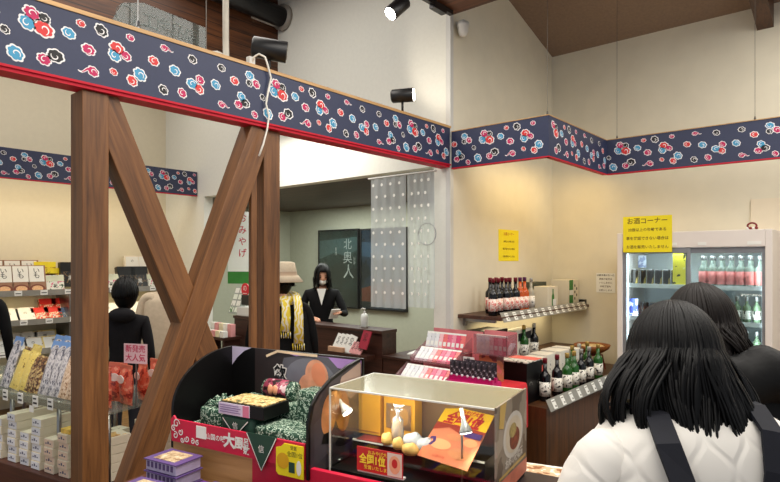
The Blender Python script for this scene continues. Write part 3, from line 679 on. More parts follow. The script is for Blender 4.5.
carton('blue_pack','small blue card standing in the fridge above the left cans','card',tuple(fw_(.12,.30)+Vector((0,0,SH[0]+.14))),.07,.01,.11,printed('grey_blue_print',[(0,(120,130,160)),(.5,(190,196,210))],20.),rz=-PI/2)
o=carton('yellow_strip','tall yellow paper strip inside the fridge beside the door joint','banner',tuple(fw_(.47,.12)+Vector((0,0,SH[0]+.001))),.10,.01,.27,printed('yellow_strip_print',[(0,(60,60,20)),(.40,(236,220,60)),(.65,(240,236,160))],18.),rz=-PI/2)
cg=mat('clear_pale_glass',(150,166,150),.12,alpha=.6)
pkb=Proto(bottle('glass_bottle','bottle',.24,.031,cg,mat('pink_label',(214,120,112),.5,var=.15,scale=60),capc=silver_cap,lab=(.05,.48)))
for i in range(7): fplace(pkb,.64+.066*i,.15,SH[0],'clear bottle with pink label, %s from left on the upper right shelf of fridge'%ORD[i],'pink labelled bottles in the fridge')
for i in range(7): fplace(pkb,.64+.066*i,.25,SH[0],'clear bottle with pink label in rear row of upper right fridge shelf, %s from left'%ORD[i],'pink labelled bottles in the fridge')
pgb=Proto(bottle('glass_bottle','bottle',.20,.030,mat('pale_green_glass',(120,140,110),.1,alpha=.8),lab_w,capc=silver_cap))
for k,z in enumerate(SH[1:4]):
    for i in range(7 if k<2 else 6): fplace(pgb,.62+.066*i,.15,z,'pale green bottle, %s from the door joint on the %s shelf of the fridge'%(ORD[i],ORD[k+1]),'green bottles in the fridge')
carton('red_pack','round red and white pack among the green bottles on the second fridge shelf','pack',tuple(fw_(.75,.105)+Vector((0,0,SH[1]+.001))),.07,.02,.10,mat('coral',(236,90,90),.5),rz=-PI/2)
# sign on the fridge
a=atX(623,217,FX-.01); b=atX(672,252,FX-.01); ww=a.y-b.y
sign('notice','yellow alcohol notice with four lines of writing stuck on the fridge top left','notice',(FX-.008,a.y,b.z),-PI/2,ww,a.z-b.z,['お酒コーナー','20歳以上の年齢である','事を確認できない場合は','お酒を販売いたしません'],yel,[brown_txt,brown_txt],[.055,.031,.031,.031])
# trinket on top
p=atX(752,225,FX+.06)
t=thing('bead_ornament','small red and white beaded ornament on the fridge top','ornament',(p.x,p.y,FZ))
mb=MB(); mb.tube([(0,.03*math.cos(a),.03+.022*math.sin(a)) for a in [i*PI/8 for i in range(17)]],.007,8); mb.build('loop',mat('bead_red',(130,30,34),.4),t)
for a in range(4): mb=MB(); mb.ball((0,-.03+.02*a,.012),.011); mb.build('bead',paper if a%2 else mat('bead_red',(130,30,34),.4),t)
# paper on wall
a=atX(596,273,XD-.01); b=atX(615,293,XD-.01)
sign('notice','white typed notice on the right wall left of the fridge','notice',(XD-.006,a.y,b.z),-PI/2,a.y-b.y,a.z-b.z,['20歳未満の方への','酒類の販売は','いたしません','年齢確認を','お願いします'],paper,[ink,mat('grey_ink',(110,100,90),.6)],.022)
# ---------------------------------------------------------------- pink sample table with red cloth
redc=mat('red_cloth',(204,30,46),.75,scale=30,var=.08,bump=.1)
TX0,TX1,TY0,TY1,TZ=3.13,3.655,1.87,2.63,.755
t=thing('low_table','low table hidden under the red cloth','table',(0,0,0))
mb=MB(); mb.box(TX0,TX1,TY0,TY1,TZ-.03,TZ-.004); mb.build('tabletop',wd,t)
for x in (TX0+.03,TX1-.03):
    for y in (TY0+.03,TY1-.03): mb=MB(); mb.box(x-.02,x+.02,y-.02,y+.02,0,TZ-.03); mb.build('leg',wd,t)
mb=MB(); n=40; 
def rr(s):
    P=2*(TX1-TX0+TY1-TY0); d=s*P; w=TX1-TX0; h=TY1-TY0
    if d<w: return (TX0+d,TY0,0,-1)
    d-=w
    if d<h: return (TX1,TY0+d,1,0)
    d-=h
    if d<w: return (TX1-d,TY1,0,1)
    return (TX0,TY1-(d-w),-1,0)
rings=[]
for j,(z,o_) in enumerate(((TZ,.0),(TZ-.02,.012),(TZ-.15,.02),(TZ-.30,.024))):
    rg=[]
    for i in range(64):
        x,y,nx,ny=rr(i/64); w=o_+(.010*math.sin(i*1.3)*(j/3.)); rg.append((x+nx*w,y+ny*w,z))
    rings.append(rg)
mb.loft(rings,cap=False); mb.add([(TX0,TY0,TZ),(TX1,TY0,TZ),(TX1,TY1,TZ),(TX0,TY1,TZ)],[(0,1,2,3)])
tag(mb.build('tablecloth',redc),'red cloth draped over the low table beside the sake counter','tablecloth')
# tiered racks of slim packets (faces towards -x)
clearp=glass('clear_acrylic',(235,225,228),.15,haze=.12,hazecol=(230,170,175))
pack_cols=[('white',(226,228,230)),('pale grey',(214,216,220)),('pale pink',(240,190,196)),('coral',(236,120,120)),('rose',(226,110,140)),('pink',(238,150,170)),('hot pink',(222,80,120))]
def packet(colname,col):
    def fn():
        t=thing('slim_packet',None,'packet')
        mb=MB(); mb.box(-.018,.018,-.004,.004,0,.13,0); mb.box(-.0185,.0185,-.0045,.0045,.118,.131,1); mb.box(-.012,.012,-.0048,-.004,.03,.06,1)
        mb.build('sleeve',[printed('sleeve_'+colname,[(0,tuple(int(v*.82) for v in col)),(.42,col),(.62,tuple(min(255,int(v*1.08)) for v in col))],30.),paper],t); return t
    return fn
PK=[Proto(packet(*c)) for c in pack_cols]
def rack(y0,y1,x,z,label):
    t=thing('acrylic_rack',label,'rack',(0,0,0))
    mb=MB(); mb.box(x,x+.13,y0,y1,z-.006,z); mb.build('tray_floor',clearp,t)
    mb=MB(); mb.box(x,x+.006,y0,y1,z,z+.025); mb.build('front_lip',clearp,t)
    for y in (y0,y1-.005): mb=MB(); mb.prism([(x,z-.06 if z>TZ+.07 else z-.001),(x+.13,z-.06 if z>TZ+.07 else z-.001),(x+.13,z+.10),(x,z+.03)],y,y+.005); mb.build('side_panel',clearp,t)
    return t
def slots(y_hi,y_lo,x,z,lean,n,where,seq,step=None):
    for i in range(n):
        y=y_hi-(y_hi-y_lo)*(i+.5)/n; k=seq[i*len(seq)//n]
        o=PK[k].place((x+.028,y,z+.002),'%s slim packet, %s from left in the %s'%(pack_cols[k][0],ORD[i],where),rz=-PI/2)
        o.rotation_mode='YXZ'; o.rotation_mode='XYZ'; o.rotation_euler=(-lean,0,-PI/2)
SEQ=[0,1,0,2,3,4,5,6,3]
x0=TX0+.02
ya=2.670
rack(2.210,2.630,x0,TZ+.01,'clear acrylic rack, lowest tier of the left pink packet tower'); slots(2.620,2.220,x0,TZ+.01,.85,10,'lowest tier of the left packet tower',SEQ)
rack(2.230,2.610,x0+.14,TZ+.12,'clear acrylic rack, middle tier of the left pink packet tower'); slots(2.600,2.240,x0+.14,TZ+.12,.85,9,'middle tier of the left packet tower',SEQ)
rack(2.250,2.610,x0+.28,TZ+.19,'clear acrylic rack, top tier of the left pink packet tower'); slots(2.600,2.260,x0+.28,TZ+.19,.30,9,'top tier of the left packet tower',SEQ)
t=thing('rack_riser','rosy clear acrylic riser carrying the upper packet trays','riser',(0,0,0)); mb=MB(); mb.box(x0+.30,x0+.45,2.250,2.610,TZ+.001,TZ+.18); mb.build('riser_box',mat('rose_acrylic',(214,130,134),.25),t)
mb=MB(); mb.box(x0+.15,x0+.27,2.240,2.600,TZ+.001,TZ+.05); mb.build('lower_step',mat('rose_acrylic',(214,130,134),.25),t)
mb=MB(); mb.box(x0+.46,x0+.465,2.190,2.630,TZ+.001,TZ+.33); mb.build('back_panel',mat('rose_acrylic',(214,130,134),.25),t)
t=thing('hanging_box_display','clear box of upright pink packets raised on a pink stand near the sake counter','display box',(0,0,0))
bz=TZ+.20; bx0=x0+.30
mb=MB(); mb.box(bx0,bx0+.15,1.910,2.170,bz-.006,bz); mb.box(bx0,bx0+.004,1.910,2.170,bz,bz+.135); mb.box(bx0,bx0+.15,1.910,1.914,bz,bz+.14); mb.build('clear_box',clearp,t)
mb=MB(); mb.box(bx0+.146,bx0+.15,1.910,2.170,bz,bz+.15); mb.build('back_panel',mat('rose_acrylic',(214,130,134),.25),t)
mb=MB(); mb.box(bx0+.04,bx0+.14,2.010,2.150,TZ+.001,bz-.006); mb.build('stand',printed('stand_print',[(0,(120,60,60)),(.45,(190,120,80)),(.6,(214,110,110))],9.),t)
slots(2.160,1.920,bx0-.0,bz,.0,7,'raised clear box of packets',SEQ)
for i in range(5): PK[(i*2)%7].place((bx0+.07+.0,2.140-.05*i,bz+.002),'slim packet in the rear row of the raised clear box, %s from the left'%ORD[i],rz=-PI/2)
t=sign('price_card','white price card leaning in front of the pink packet tower','card',(x0+.26,2.230,TZ+.11),-PI/2,.09,.065,['粋','500'],paper,[ink,ink],.025)
# row of dark and magenta charms
mg=mat('magenta_base',(200,16,110),.4); dk=printed('charm_dark_print',[(0,(30,26,34)),(.45,(60,50,60)),(.6,(170,160,170))],40.)
def charm():
    t=thing('charm_pack',None,'packet'); mb=MB(); mb.pillow(.044,.10,.02,0,(0,0,.03)); mb.build('pouch',dk,t)
    mb=MB(); mb.box(-.02,.02,-.012,.012,0,.032); mb.build('base_card',mg,t)
    mb=MB(); mb.ball((0,-.012,.035),.009); mb.build('bead',mat('pearl',(230,226,232),.2),t); return t
CH=Proto(charm,'charm packs before the sake counter')
for i in range(8): CH.place((x0+.07,2.190-.042*i,TZ+.052),'dark charm pack with magenta base, %s from the left before the raised clear box'%ORD[i],rz=-PI/2)
for i in range(6): CH.place((x0+.15,2.130-.042*i,TZ+.052),'dark charm pack in the rear row, %s from the left, before the raised clear box'%ORD[i],rz=-PI/2)
t=thing('charm_tray','magenta tray under the row of charm packs','tray',(0,0,0)); mb=MB(); mb.box(x0+.03,x0+.21,1.870+.03,2.220,TZ+.001,TZ+.051); mb.build('tray',mg,t)
# ================================================================ REGISTER COUNTER AREA
cw=wood('register_wood',(40,20,14),(70,40,30),axis='Y')
rc=thing('register_counter','dark walnut register counter in front of the clerk','counter',(0,0,0))
RX0,RX1=3.92,4.14; RY0=3.44; RY1=5.75; RZ=.965
mb=MB(); mb.box(RX0+.02,RX1,RY0+.01,RY1,0,RZ-.03); mb.build('cabinet_body',cw,rc)
mb=MB(); mb.box(RX0,RX1,RY0,RY1,RZ-.03,RZ); mb.build('worktop',cw,rc,bevel=.003)
ld=thing('side_desk','lower dark walnut desk at the right of the register counter','desk',(0,0,0))
mb=MB(); mb.box(3.93,4.6,2.93,RY0-.01,0,.72); mb.build('cabinet_body',cw,ld)
mb=MB(); mb.box(3.92,4.61,2.92,RY0-.005,.72,.745); mb.build('worktop',cw,ld,bevel=.003)
for i,(px,py,l) in enumerate(((388,347,'stack of white papers lying on the side desk, left one'),(397,346,'stack of white papers lying on the side desk, right one'))):
    p=atZ(px,py,.75); t=thing('paper_stack',l,'papers',(4.2+.1*i,3.24-.16*i,.746),.3); mb=MB(); mb.box(-.10,.10,-.07,.07,0,.012+.006*i); mb.build('sheets',paper,t); mb=MB(); mb.box(-.08,.08,-.05,.05,.012+.006*i,.0135+.006*i); mb.build('top_sheet',printed('sheet_print',[(0,(150,170,200)),(.4,(232,234,236))],20.),t)
# sanitiser bottle
p=atZ(364,330,RZ); p=atX(364.5,331,4.04)
t=thing('pump_bottle','white pump bottle standing on the register counter','bottle',(4.04,p.y,RZ))
mb=MB(); mb.lathe([(.034,0),(.038,.008),(.038,.10),(.030,.125),(.012,.135)],n=18); mb.build('bottle_body',mat('bottle_white',(222,226,222),.3),t)
mb=MB(); mb.lathe([(.014,.132),(.014,.15),(.006,.152),(.006,.17),(.012,.172),(.012,.18)],n=12); mb.tube([(0,0,.176),(.0,.03,.178),(0,.045,.168)],.006,8); mb.build('pump',white_p,t)
# leaflet stands before the counter front (on the counter edge)
lt=thing('leaflet_holder','dark stand with fanned white leaflets in front of the register counter','leaflet stand',(0,0,0))
p=atX(343,345,3.84)
mb=MB(); mb.box(3.78,3.90,p.y-.35,p.y+.16,.70,.745); mb.build('ledge',cw,lt)
mb=MB(); mb.box(3.80,3.88,p.y-.12,p.y-.08,0,.70); mb.build('support',cw,lt)
def leaf(y,z,rx,label,m,w=.09,h=.17):
    t=thing('leaflet',label,'leaflet',(3.82,y,z),-PI/2); t.rotation_euler=(-.35,rx,-PI/2)
    mb=MB(); mb.box(-w/2,w/2,-.006,.006,0,h); mb.build('cover',m,t)
    mb=MB(); mb.text('の\nみ',.05,0,h*.62,-.008,0); mb.build('lettering',ink,t)
wl=printed('white_leaflet',[(0,(60,60,64)),(.33,(226,226,220)),(.7,(236,236,232))],22.)
for i in range(4): leaf(p.y+.09-.055*i,.747,.25,'white leaflet with black brush print, %s from left in the dark stand'%ORD[i],wl)
leaf(p.y-.27,.80,.10,'red card with white emblem leaning at the right end of the leaflet stand',mat('crimson_card',(150,26,52),.5),.10,.17)
for i in range(3): leaf(p.y-.13-.04*i,.747,.35,'pink leaflet, %s from the left beside the red card'%ORD[i],mat('pink_leaflet',(226,160,160),.6,var=.15,scale=40),.06,.11)
carton('card_box','brown carton of cards under the white leaflets','box',(3.80,p.y+.05,.746),.03,.2,.045,mat('kraft',(190,150,120),.7),rz=0)
# register + monitor, sign etc. left part of opening
rg=thing('cash_register','white and black register screen behind the right post','register',(3.95,5.56,RZ),-PI/2)
mb=MB(); mb.box(-.16,.16,0,.18,0,.10); mb.build('base',white_p,rg,bevel=.005)
mb=MB(); mb.box(-.14,.14,.05,.07,.12,.24); mb.cyl((0,.08,.09),(0,.07,.14),.02,n=10); mb.build('screen',black_m,rg,bevel=.004)
p=atX(245,285,4.05)
rs=thing('round_sign','round red sign with white emblem on a stand beside the register','sign',(4.05,p.y,RZ),-PI/2)
mb=MB(); mb.prism(ell(0,.30,.075,n=28),0,.006); mb.build('disc',mat('sign_red',(206,24,44),.5),rs)
mb=MB(); mb.text('の',.08,0,.31,-.002,0); mb.flat([(-.04,.25),(.04,.25),(.04,.256),(-.04,.256)],-.002); mb.build('emblem',paper,rs)
mb=MB(); mb.box(-.006,.006,.001,.008,0,.23); mb.box(-.05,.05,-.03,.04,0,.008); mb.build('stand',white_p,rs)
a=atX(224,212,4.6); b=atX(237,296,4.6)
# hanging poster behind at left of opening
t=sign('wall_poster','tall white poster with red writing and green foot in the back room','poster',(4.42,6.6,1.30),-PI/2+.5,.42,.95,['お','み','や','げ','',''],paper,[mat('red_ink',(200,60,70),.6),mat('red_ink',(200,60,70),.6)],.12)
mb=MB(); mb.flat([(0,0),(.42,0),(.42,.16),(0,.16)],-.002); mb.build('green_foot',gm,t)
p=atX(233,310,4.05)
t=thing('pamphlet_rack','grey slanted rack of pale pamphlets left of the register','rack',(4.05,p.y,RZ),-PI/2)
mb=MB(); mb.add([(-.10,0,0),(.10,0,0),(.10,.12,.32),(-.10,.12,.32),(-.10,.13,0),(.10,.13,0),(.10,.13,.32),(-.10,.13,.32)],[(0,1,2,3),(5,4,7,6),(0,3,7,4),(1,5,6,2),(3,2,6,7)]); mb.build('rack_frame',mat('rack_grey',(150,158,150),.5),t)
for r in range(4):
    for c in range(2):
        x=-.05+.10*c; z0=.02+.075*r; mb=MB(); y=z0*.375-.004
        mb.add([(x-.04,y,z0),(x+.04,y,z0),(x+.04,y+.022,z0+.06),(x-.04,y+.022,z0+.06)],[(0,1,2,3)]); mb.build('pamphlet',wl if r%2 else printed('green_leaflet',[(0,(90,130,90)),(.4,(220,226,214))],18.),t)
p=atX(222,338,3.75)
t=thing('small_goods_stand','low stand of small pale boxes below the pamphlet rack','stand',(3.62,p.y,0),-PI/2)
mb=MB(); mb.box(-.22,.22,0,.25,.72,.75); mb.box(-.20,-.17,.02,.23,0,.72); mb.box(.17,.20,.02,.23,0,.72); mb.build('stand_frame',cw,t)
for r in range(2):
    for c in range(5):
        o=carton('small_goods_box','small %s box, %s from left in the %s row of the goods stand'%(('cream','white','rose')[(r+c)%3],ORD[c],('front','rear')[r]),'box',(3.66+.10*r,p.y+.17-.085*c,.751),.07,.06,.07+.07*r,[mat('cream_small',(222,214,180),.6),wl,mat('rose_small',(214,150,150),.6)][(r+c)%3],rz=-PI/2)
# ================================================================ DISPLAY ISLAND
IO=W(-.829,2.2,0); IRZ=math.atan2(-.9815,.1926)
IM=Matrix.Translation(IO)@Matrix.Rotation(IRZ,4,'Z')
def iw(x,y,z): return IM@Vector((x,y,z))
def ithing(name,label,cat,x,y,z,rz=0,group=None,rx=0): 
    t=thing(name,label,cat,iw(x,y,z),IRZ+rz,group); t.rotation_euler.x=rx; return t
IMI=IM.inverted()
isl=ithing('display_counter','display counter with red banner, rounded black side and food posters, in the centre foreground','display counter',0,0,0)
TZI=.885
tan=wood('tan_veneer',(176,128,76),(204,158,104),axis='X'); crim=mat('crimson_panel',(196,16,58),.5,var=.05)
mb=MB(); mb.box(0,.40,.0,.02,.30,.92,0); mb.box(.40,1.40,.0,.02,.30,.92,1); mb.build('front_panel',[tan,crim],isl)
mb=MB(); mb.box(0,1.40,.02,.42,.0,TZI); mb.build('base_cabinet',mat('dark_base',(40,22,24),.5),isl)
mb=MB(); mb.box(.02,.64,.02,.30,TZI,.925); mb.build('goods_deck',bk,isl)
# banner
bz0,bz1=.915,1.0
mb=MB(); mb.prism([(0,bz0),(.635,bz0),(.635,bz1),(.02,bz1),(.01,bz1+.012),(-.006,bz1-.004)],-.008,0,0)
def spir(cx,cz,r,dirn=1,ph=0):
    return [(cx+(r*(1-t*.75))*math.cos(ph+dirn*t*7.5),cz+(r*(1-t*.75))*math.sin(ph+dirn*t*7.5)) for t in [i/18 for i in range(19)]]
for cx,cz,r,d,ph in ((.028,.985,.018,1,0),(.05,.955,.013,-1,1),(.022,.94,.014,-1,2),(.085,.935,.013,1,3),(.06,.927,.010,-1,0),(.115,.93,.011,-1,2),(.14,.928,.010,1,1),(.012,.965,.012,1,1),(.585,.95,.014,1,0),(.60,.975,.012,-1,2)):
    stroke(mb,spir(cx,cz,r,d,ph),.0045,-.0095,1)
mb.box(.135,.185,-.0105,-.0085,.948,.992,1); mb.text('山国の味',.024,.232,.960,-.0095,1,bold=.02); mb.text('大',.054,.300,.958,-.0095,1,bold=.045); mb.text('風',.046,.347,.956,-.0095,1,bold=.04); mb.text('呂',.028,.380,.966,-.0095,1,bold=.03); mb.text('敷',.030,.382,.938,-.0095,1,bold=.03)
mb.build('banner',[mat('banner_red',(206,22,64),.5,var=.05),paper],isl)
# rounded side panel (left)
pts=[(.0,TZI),(.0,1.03)]
for i in range(13):
    a=PI-PI/2*i/12; pts.append((.30+.30*math.cos(a),1.03+.205*math.sin(a)))
pts+=[(.31,1.235),(.31,TZI)]
mb=MB(); mb.T=Matrix(((0,1,0,0),(1,0,0,0),(0,0,1,0),(0,0,0,1))); mb.prism(pts,-.012,0,0); mb.build('left_side_panel',bk,isl)
# back panel with print
lav=mat('lavender_print',(196,186,214),.4); artg=mat('plate_grey',(92,92,100),.35,var=.15); skin_=mat('wafer_pink',(232,164,130),.45,var=.12,scale=30); skin2=mat('wafer_tan',(206,140,86),.45,var=.18,scale=25)
cloth_=mat('print_tan_cloth',(168,142,128),.6,var=.1); filling=mat('wafer_cream',(240,214,180),.5); lil=mat('print_lilac',(180,140,206),.45); slate=mat('print_slate',(70,66,74),.45,var=.3,scale=10)
mb=MB(); mb.box(0,.66,.31,.322,TZI,1.235,0); Y=.309
mb.flat([(.0,1.235),(.0,1.155),(.03,1.19),(.07,1.22),(.11,1.235)][::-1],Y,1)
mb.flat([(.13,1.235),(.13,1.0),(.18,.96),(.655,.96),(.655,1.235)],Y-.0005,2)
mb.flat([(.30,1.228),(.655,1.228),(.655,1.18),(.45,1.20)],Y-.001,9)
MT_=mb.T; mb.T=Matrix.Translation((.055,0,.018))
XR=.60
mb.flat([(.23,1.19),(.34,1.210),(.45,1.209),(.52,1.15),(.50,1.05),(.36,.98),(.24,1.0),(.20,1.1)],Y-.0015,3)
mb.flat(ell(.36,1.10,.13,.10),Y-.002,10)
mb.flat([(.42,1.02),(.52,1.13),(.60,1.20),(.60,1.05),(.60,.98),(.46,.98)],Y-.0025,7)
mb.flat(ell(.395,1.135,.055,.062,.3),Y-.003,4); mb.flat(ell(.405,1.14,.034,.045,.3),Y-.0035,5); mb.flat(ell(.345,1.085,.038,.05,-.2),Y-.004,4); mb.flat(ell(.335,1.05,.03,.03),Y-.0045,8)
mb.flat([(.31,1.03),(.44,1.08),(.43,1.05),(.32,1.0)],Y-.005,0)
stroke(mb,[(.14,1.19),(.20,1.215),(.30,1.212),(.40,1.212)],.010,Y-.005,8)
mb.text('飲',.062,.215,1.125,Y-.006,11,bold=.09); mb.text('飲',.062,.215,1.125,Y-.0075,0,bold=.02); 

mb.T=MT_
mb.build('back_panel',[bk,lav,mat('print_dark',(44,34,34),.4),artg,skin_,mat('wafer_orange',(240,150,110),.45),slate,cloth_,filling,lil,mat('plate_light',(120,122,132),.35),mat('char_outline',(236,232,226),.5)],isl)
# tall middle side panel
pts=[(-.01,TZI),(-.01,1.07),(.01,1.125),(.05,1.16),(.12,1.195),(.22,1.222),(.31,1.235),(.31,TZI)]
mb=MB(); mb.T=Matrix(((0,1,0,.642),(1,0,0,0),(0,0,1,0),(0,0,0,1))); mb.prism(pts,0,.01,0)
Xp=.0106
def pf(P,k,m): mb.flat(P,Xp+.0004*k,m)
pf([(.0,TZI+.01),(.0,1.06),(.02,1.12),(.05,1.15),(.12,1.185),(.22,1.21),(.305,1.225),(.305,TZI+.01)],0,1)
pf([(.18,1.19),(.305,1.223),(.305,1.12),(.24,1.10),(.16,1.15)],1,2)
pf([(.02,.92),(.02,1.06),(.10,1.10),(.16,1.06),(.12,.95)],1,3)
pf(ell(.105,1.075,.045,.072,-.2),2,4); pf(ell(.185,1.07,.045,.075,.15),3,5); pf(ell(.13,1.125,.035,.026),4,4)
pf([(.06,.985),(.10,.975),(.12,.99),(.12,1.015),(.07,1.015)],5,6); pf(ell(.20,.965,.06,.02),5,6)
mb.build('middle_side_panel',[bk,mat('print_charcoal',(62,56,62),.45,var=.3,scale=12),cloth_,slate,skin2,mat('wafer_tan2',(186,118,68),.45,var=.18,scale=25),bk],isl)
# front ledge carrying stacks
mb=MB(); mb.box(-.12,1.42,-.42,0,.755,.775); mb.build('front_ledge',wood('ledge_wood',(66,34,20),(90,50,30),axis='X'),isl)
mb=MB(); mb.box(-.10,1.40,-.40,-.38,0,.755); mb.build('ledge_front',wd,isl)
# --- goods on the deck
grn=printed('furoshiki_green_print',[(0,(20,62,44)),(.47,(24,70,50)),(.52,(196,214,196)),(.58,(26,76,54))],85.,.7)
grn_s=mat('furoshiki_plain',(26,66,50),.6,var=.1); DZ=.926
def wrapped(name,label,x,y,z,w,d,h,rz=0,knot=True,m=grn):
    t=ithing(name,label,'gift box',x,y,z,rz)
    def fn(p,q): return q
    mb=MB(); rings=[]
    for zz_,k in ((0,.96),(.12,1),(.85,1),(.97,.95),(1,.88)):
        rg=[]
        for i in range(28):
            a=2*PI*i/28; c,s_=math.cos(a),math.sin(a); e=.30
            rg.append((w/2*k*math.copysign(abs(c)**e,c),d/2*k*math.copysign(abs(s_)**e,s_),h*zz_+.002*math.sin(i*2.3)*zz_))
        rings.append(rg)
    mb.loft(rings); mb.build('wrapped_box',m,t)
    if knot:
        mb=MB(); mb.ball((0,0,h+.008),.02,.016,.012,10,6); 
        for a in (.5,2.4,3.8,5.6): mb.tube([(0,0,h+.008),(.03*math.cos(a),.03*math.sin(a),h+.022),(.055*math.cos(a),.05*math.sin(a),h+.004)],[.008,.012,.003],8,flatk=.5)
        mb.build('knot',m,t)
    return t
def flap(parent,x,y,ztop,w,drop,char=None):
    mb=MB(); P=[(x-w/2,ztop),(x+w/2,ztop),(x+w*.1,ztop-drop),(x,ztop-drop*1.08),(x-w*.1,ztop-drop)]
    P=[(x-w/2,ztop),(x+w/2,ztop),(x,ztop-drop)]
    mb.prism(P,y-.002,y,0)
    e=.004
    stroke(mb,[(x-w/2+.004,ztop-.002),(x,ztop-drop+.004),(x+w/2-.004,ztop-.002)],e,y-.0028,1)
    if char: mb.text(char,.028,x,ztop-drop*.4,y-.003,1)
    return mb.build('cloth_flap',[grn_s,paper],parent)
w1=wrapped('wrapped_gift','green patterned cloth wrapped gift at the far left of the red bannered deck',.075,.19,DZ,.10,.10,.105)
w2=wrapped('wrapped_gift','green patterned wrapped gift second from left on the deck, beside the labelled box',.135,.10,DZ,.11,.10,.115)
wrapped('wrapped_gift','small green wrapped gift squeezed behind the second gift on the deck',.18,.25,DZ,.10,.08,.13,knot=False)
wrapped('wrapped_gift','small green patterned gift at the front left corner behind the red banner',.06,.08,DZ,.08,.07,.045,knot=False)
w3=wrapped('wrapped_gift','plain green cloth gift under the open lavender labelled box',.30,.09,DZ,.17,.13,.112,knot=False,m=grn_s); flap(w3,0,-.068,.105,.13,.065,'信')
w4=wrapped('wrapped_gift','green patterned gift with triangular flap hanging over the red banner',.455,.085,DZ,.14,.13,.095,knot=False); flap(w4,0,-.098,.080,.14,.125,'信')
w5=wrapped('wrapped_gift','green patterned gift at the right end of the deck beside the middle panel',.57,.075,DZ,.12,.12,.09,knot=False)
w5b=wrapped('wrapped_gift','tall green patterned gift standing on the right end of the deck',.53,.20,DZ,.12,.10,.20,knot=False)
w6=wrapped('wrapped_gift','green patterned gift behind the open lavender labelled box',.40,.225,DZ,.16,.12,.14,knot=False)
ob=ithing('open_gift_box','open black gift box with lavender side label and golden sweets inside','gift box',.335,.09,DZ+.114)
mb=MB(); mb.box(-.12,.095,-.065,.075,0,.045,0); mb.build('box_body',bk,ob,bevel=.002)
mb=MB(); mb.box(-.119,.03,-.068,-.065,.002,.043,0); mb.box(.0,.029,-.069,-.068,.002,.043,1)
for i in range(4): mb.box(-.112,-.01-.01*(i%2),-.0695,-.069,.010+.008*i,.013+.008*i,2)
mb.build('side_label',[mat('label_lilac',(222,208,230),.5),mat('label_rose',(214,120,150),.5),mat('label_ink',(150,120,170),.5)],ob)
mb=MB(); mb.box(-.112,.087,-.057,.067,.0455,.049); mb.build('sweets_window',printed('sweets_print',[(0,(60,80,50)),(.38,(190,160,96)),(.5,(230,206,150)),(.62,(150,110,60))],50.),ob)
rl=ithing('wrapped_sweet_log','rolled sweet package with red label and round sweet picture, on top of the gifts','package',.34,.225,DZ+.175)
mb=MB(); mb.T=Matrix.Rotation(PI/2,4,'Y'); mb.lathe([(.02,-.075),(.036,-.07),(.038,0),(.036,.07),(.02,.075)],n=18); mb.build('roll',grn,rl)
mb=MB(); mb.T=Matrix.Rotation(PI/2,4,'Y'); mb.lathe([(.0388,-.06),(.0395,.0),(.0388,.05)],n=18); mb.build('label_band',printed('roll_label',[(0,(40,20,24)),(.46,(150,60,84)),(.6,(220,190,196))],30.),rl)
mb=MB(); 
for dx in (-.012,.012): mb.ball((dx-.01,-.037,.006),.014,.006,.020,10,6)
mb.build('sweet_picture',skin_,rl)
# yellow octagonal tag
yt=ithing('hanging_card','yellow eight sided card with round picture on the banner right end','card',.575,-.012,.885)
mb=MB(); mb.prism([(-.055,.01),(-.045,0),(.06,0),(.06,.108),(-.02,.108),(-.035,.095),(-.055,.09)],-.003,0); mb.build('card',yel,yt)
mb=MB(); mb.flat(ell(-.025,.05,.026),-.004,0); mb.text('全国1位',.019,.025,.075,-.004,1); mb.text('受賞',.014,.02,.096,-.004,1); mb.flat([(.0,.015),(.025,.015),(.025,.05),(.0,.05)],-.004,2); mb.flat(ell(.042,.035,.010,.025),-.004,3); mb.build('print',[mat('gold_medal',(222,170,20),.4),ink,grn_s,paper],yt)
# --- purple boxes on the ledge
pur=mat('purple_card',(96,74,132),.45,var=.06); pwin=printed('crumble_window',[(0,(150,120,90)),(.42,(196,176,140)),(.6,(226,212,182))],60.,.35)
def pbox():
    t=thing('sweet_box',None,'box'); w,d,h=.165,.12,.036
    mb=MB(); mb.box(-w/2+.006,w/2-.006,-d/2+.005,d/2-.005,0,h); mb.build('box_body',mat('lilac_carton',(186,176,206),.5,var=.1,scale=30),t,bevel=.002)
    mb=MB(); mb.box(-w/2,w/2,-d/2,d/2,h,h+.004); mb.build('lid',pur,t)
    mb=MB(); mb.box(-w/2+.03,w/2-.03,-d/2+.018,d/2-.018,h+.004,h+.006); mb.build('window',pwin,t)
    mb=MB()
    for i in range(7): mb.box(-w/2+.014+.020*i,-w/2+.025+.020*i,-d/2+.0035,-d/2+.005,.012,.032)
    mb.build('side_print',mat('purple_ink',(90,70,120),.5),t); return t
PB=Proto(pbox,'purple sweet boxes on the ledge')
def ipl(pr,x,y,z,l,rz=0): return pr.place(iw(x,y,z),l,rz=IRZ+rz)
LZ=.776
stk=[(.12,-.10,3,'rear',.0),(.17,-.26,2,'front',.05),(.335,-.09,1,'right',.0)]
for x,y,n,nm,rz in stk:
    for k in range(n): ipl(PB,x,y,LZ+.0425*k,'purple windowed sweet box, %s from bottom of the %s stack before the tan panel'%(ORD[k],nm),rz)
def ybox():
    t=thing('sweet_box',None,'box'); w,d,h=.17,.12,.05
    mb=MB(); mb.box(-w/2,w/2,-d/2,d/2,0,h); mb.build('box_body',mat('violet_carton',(84,40,130),.45),t,bevel=.002)
    mb=MB(); mb.box(-w/2+.02,w/2,-d/2+.015,d/2-.02,h,h+.0015); mb.build('top_print',printed('yellow_box_print',[(0,(150,60,20)),(.38,(236,180,40)),(.55,(246,210,90)),(.68,(200,60,40))],24.),t); return t
YB=Proto(ybox,'violet and yellow boxes on the ledge')
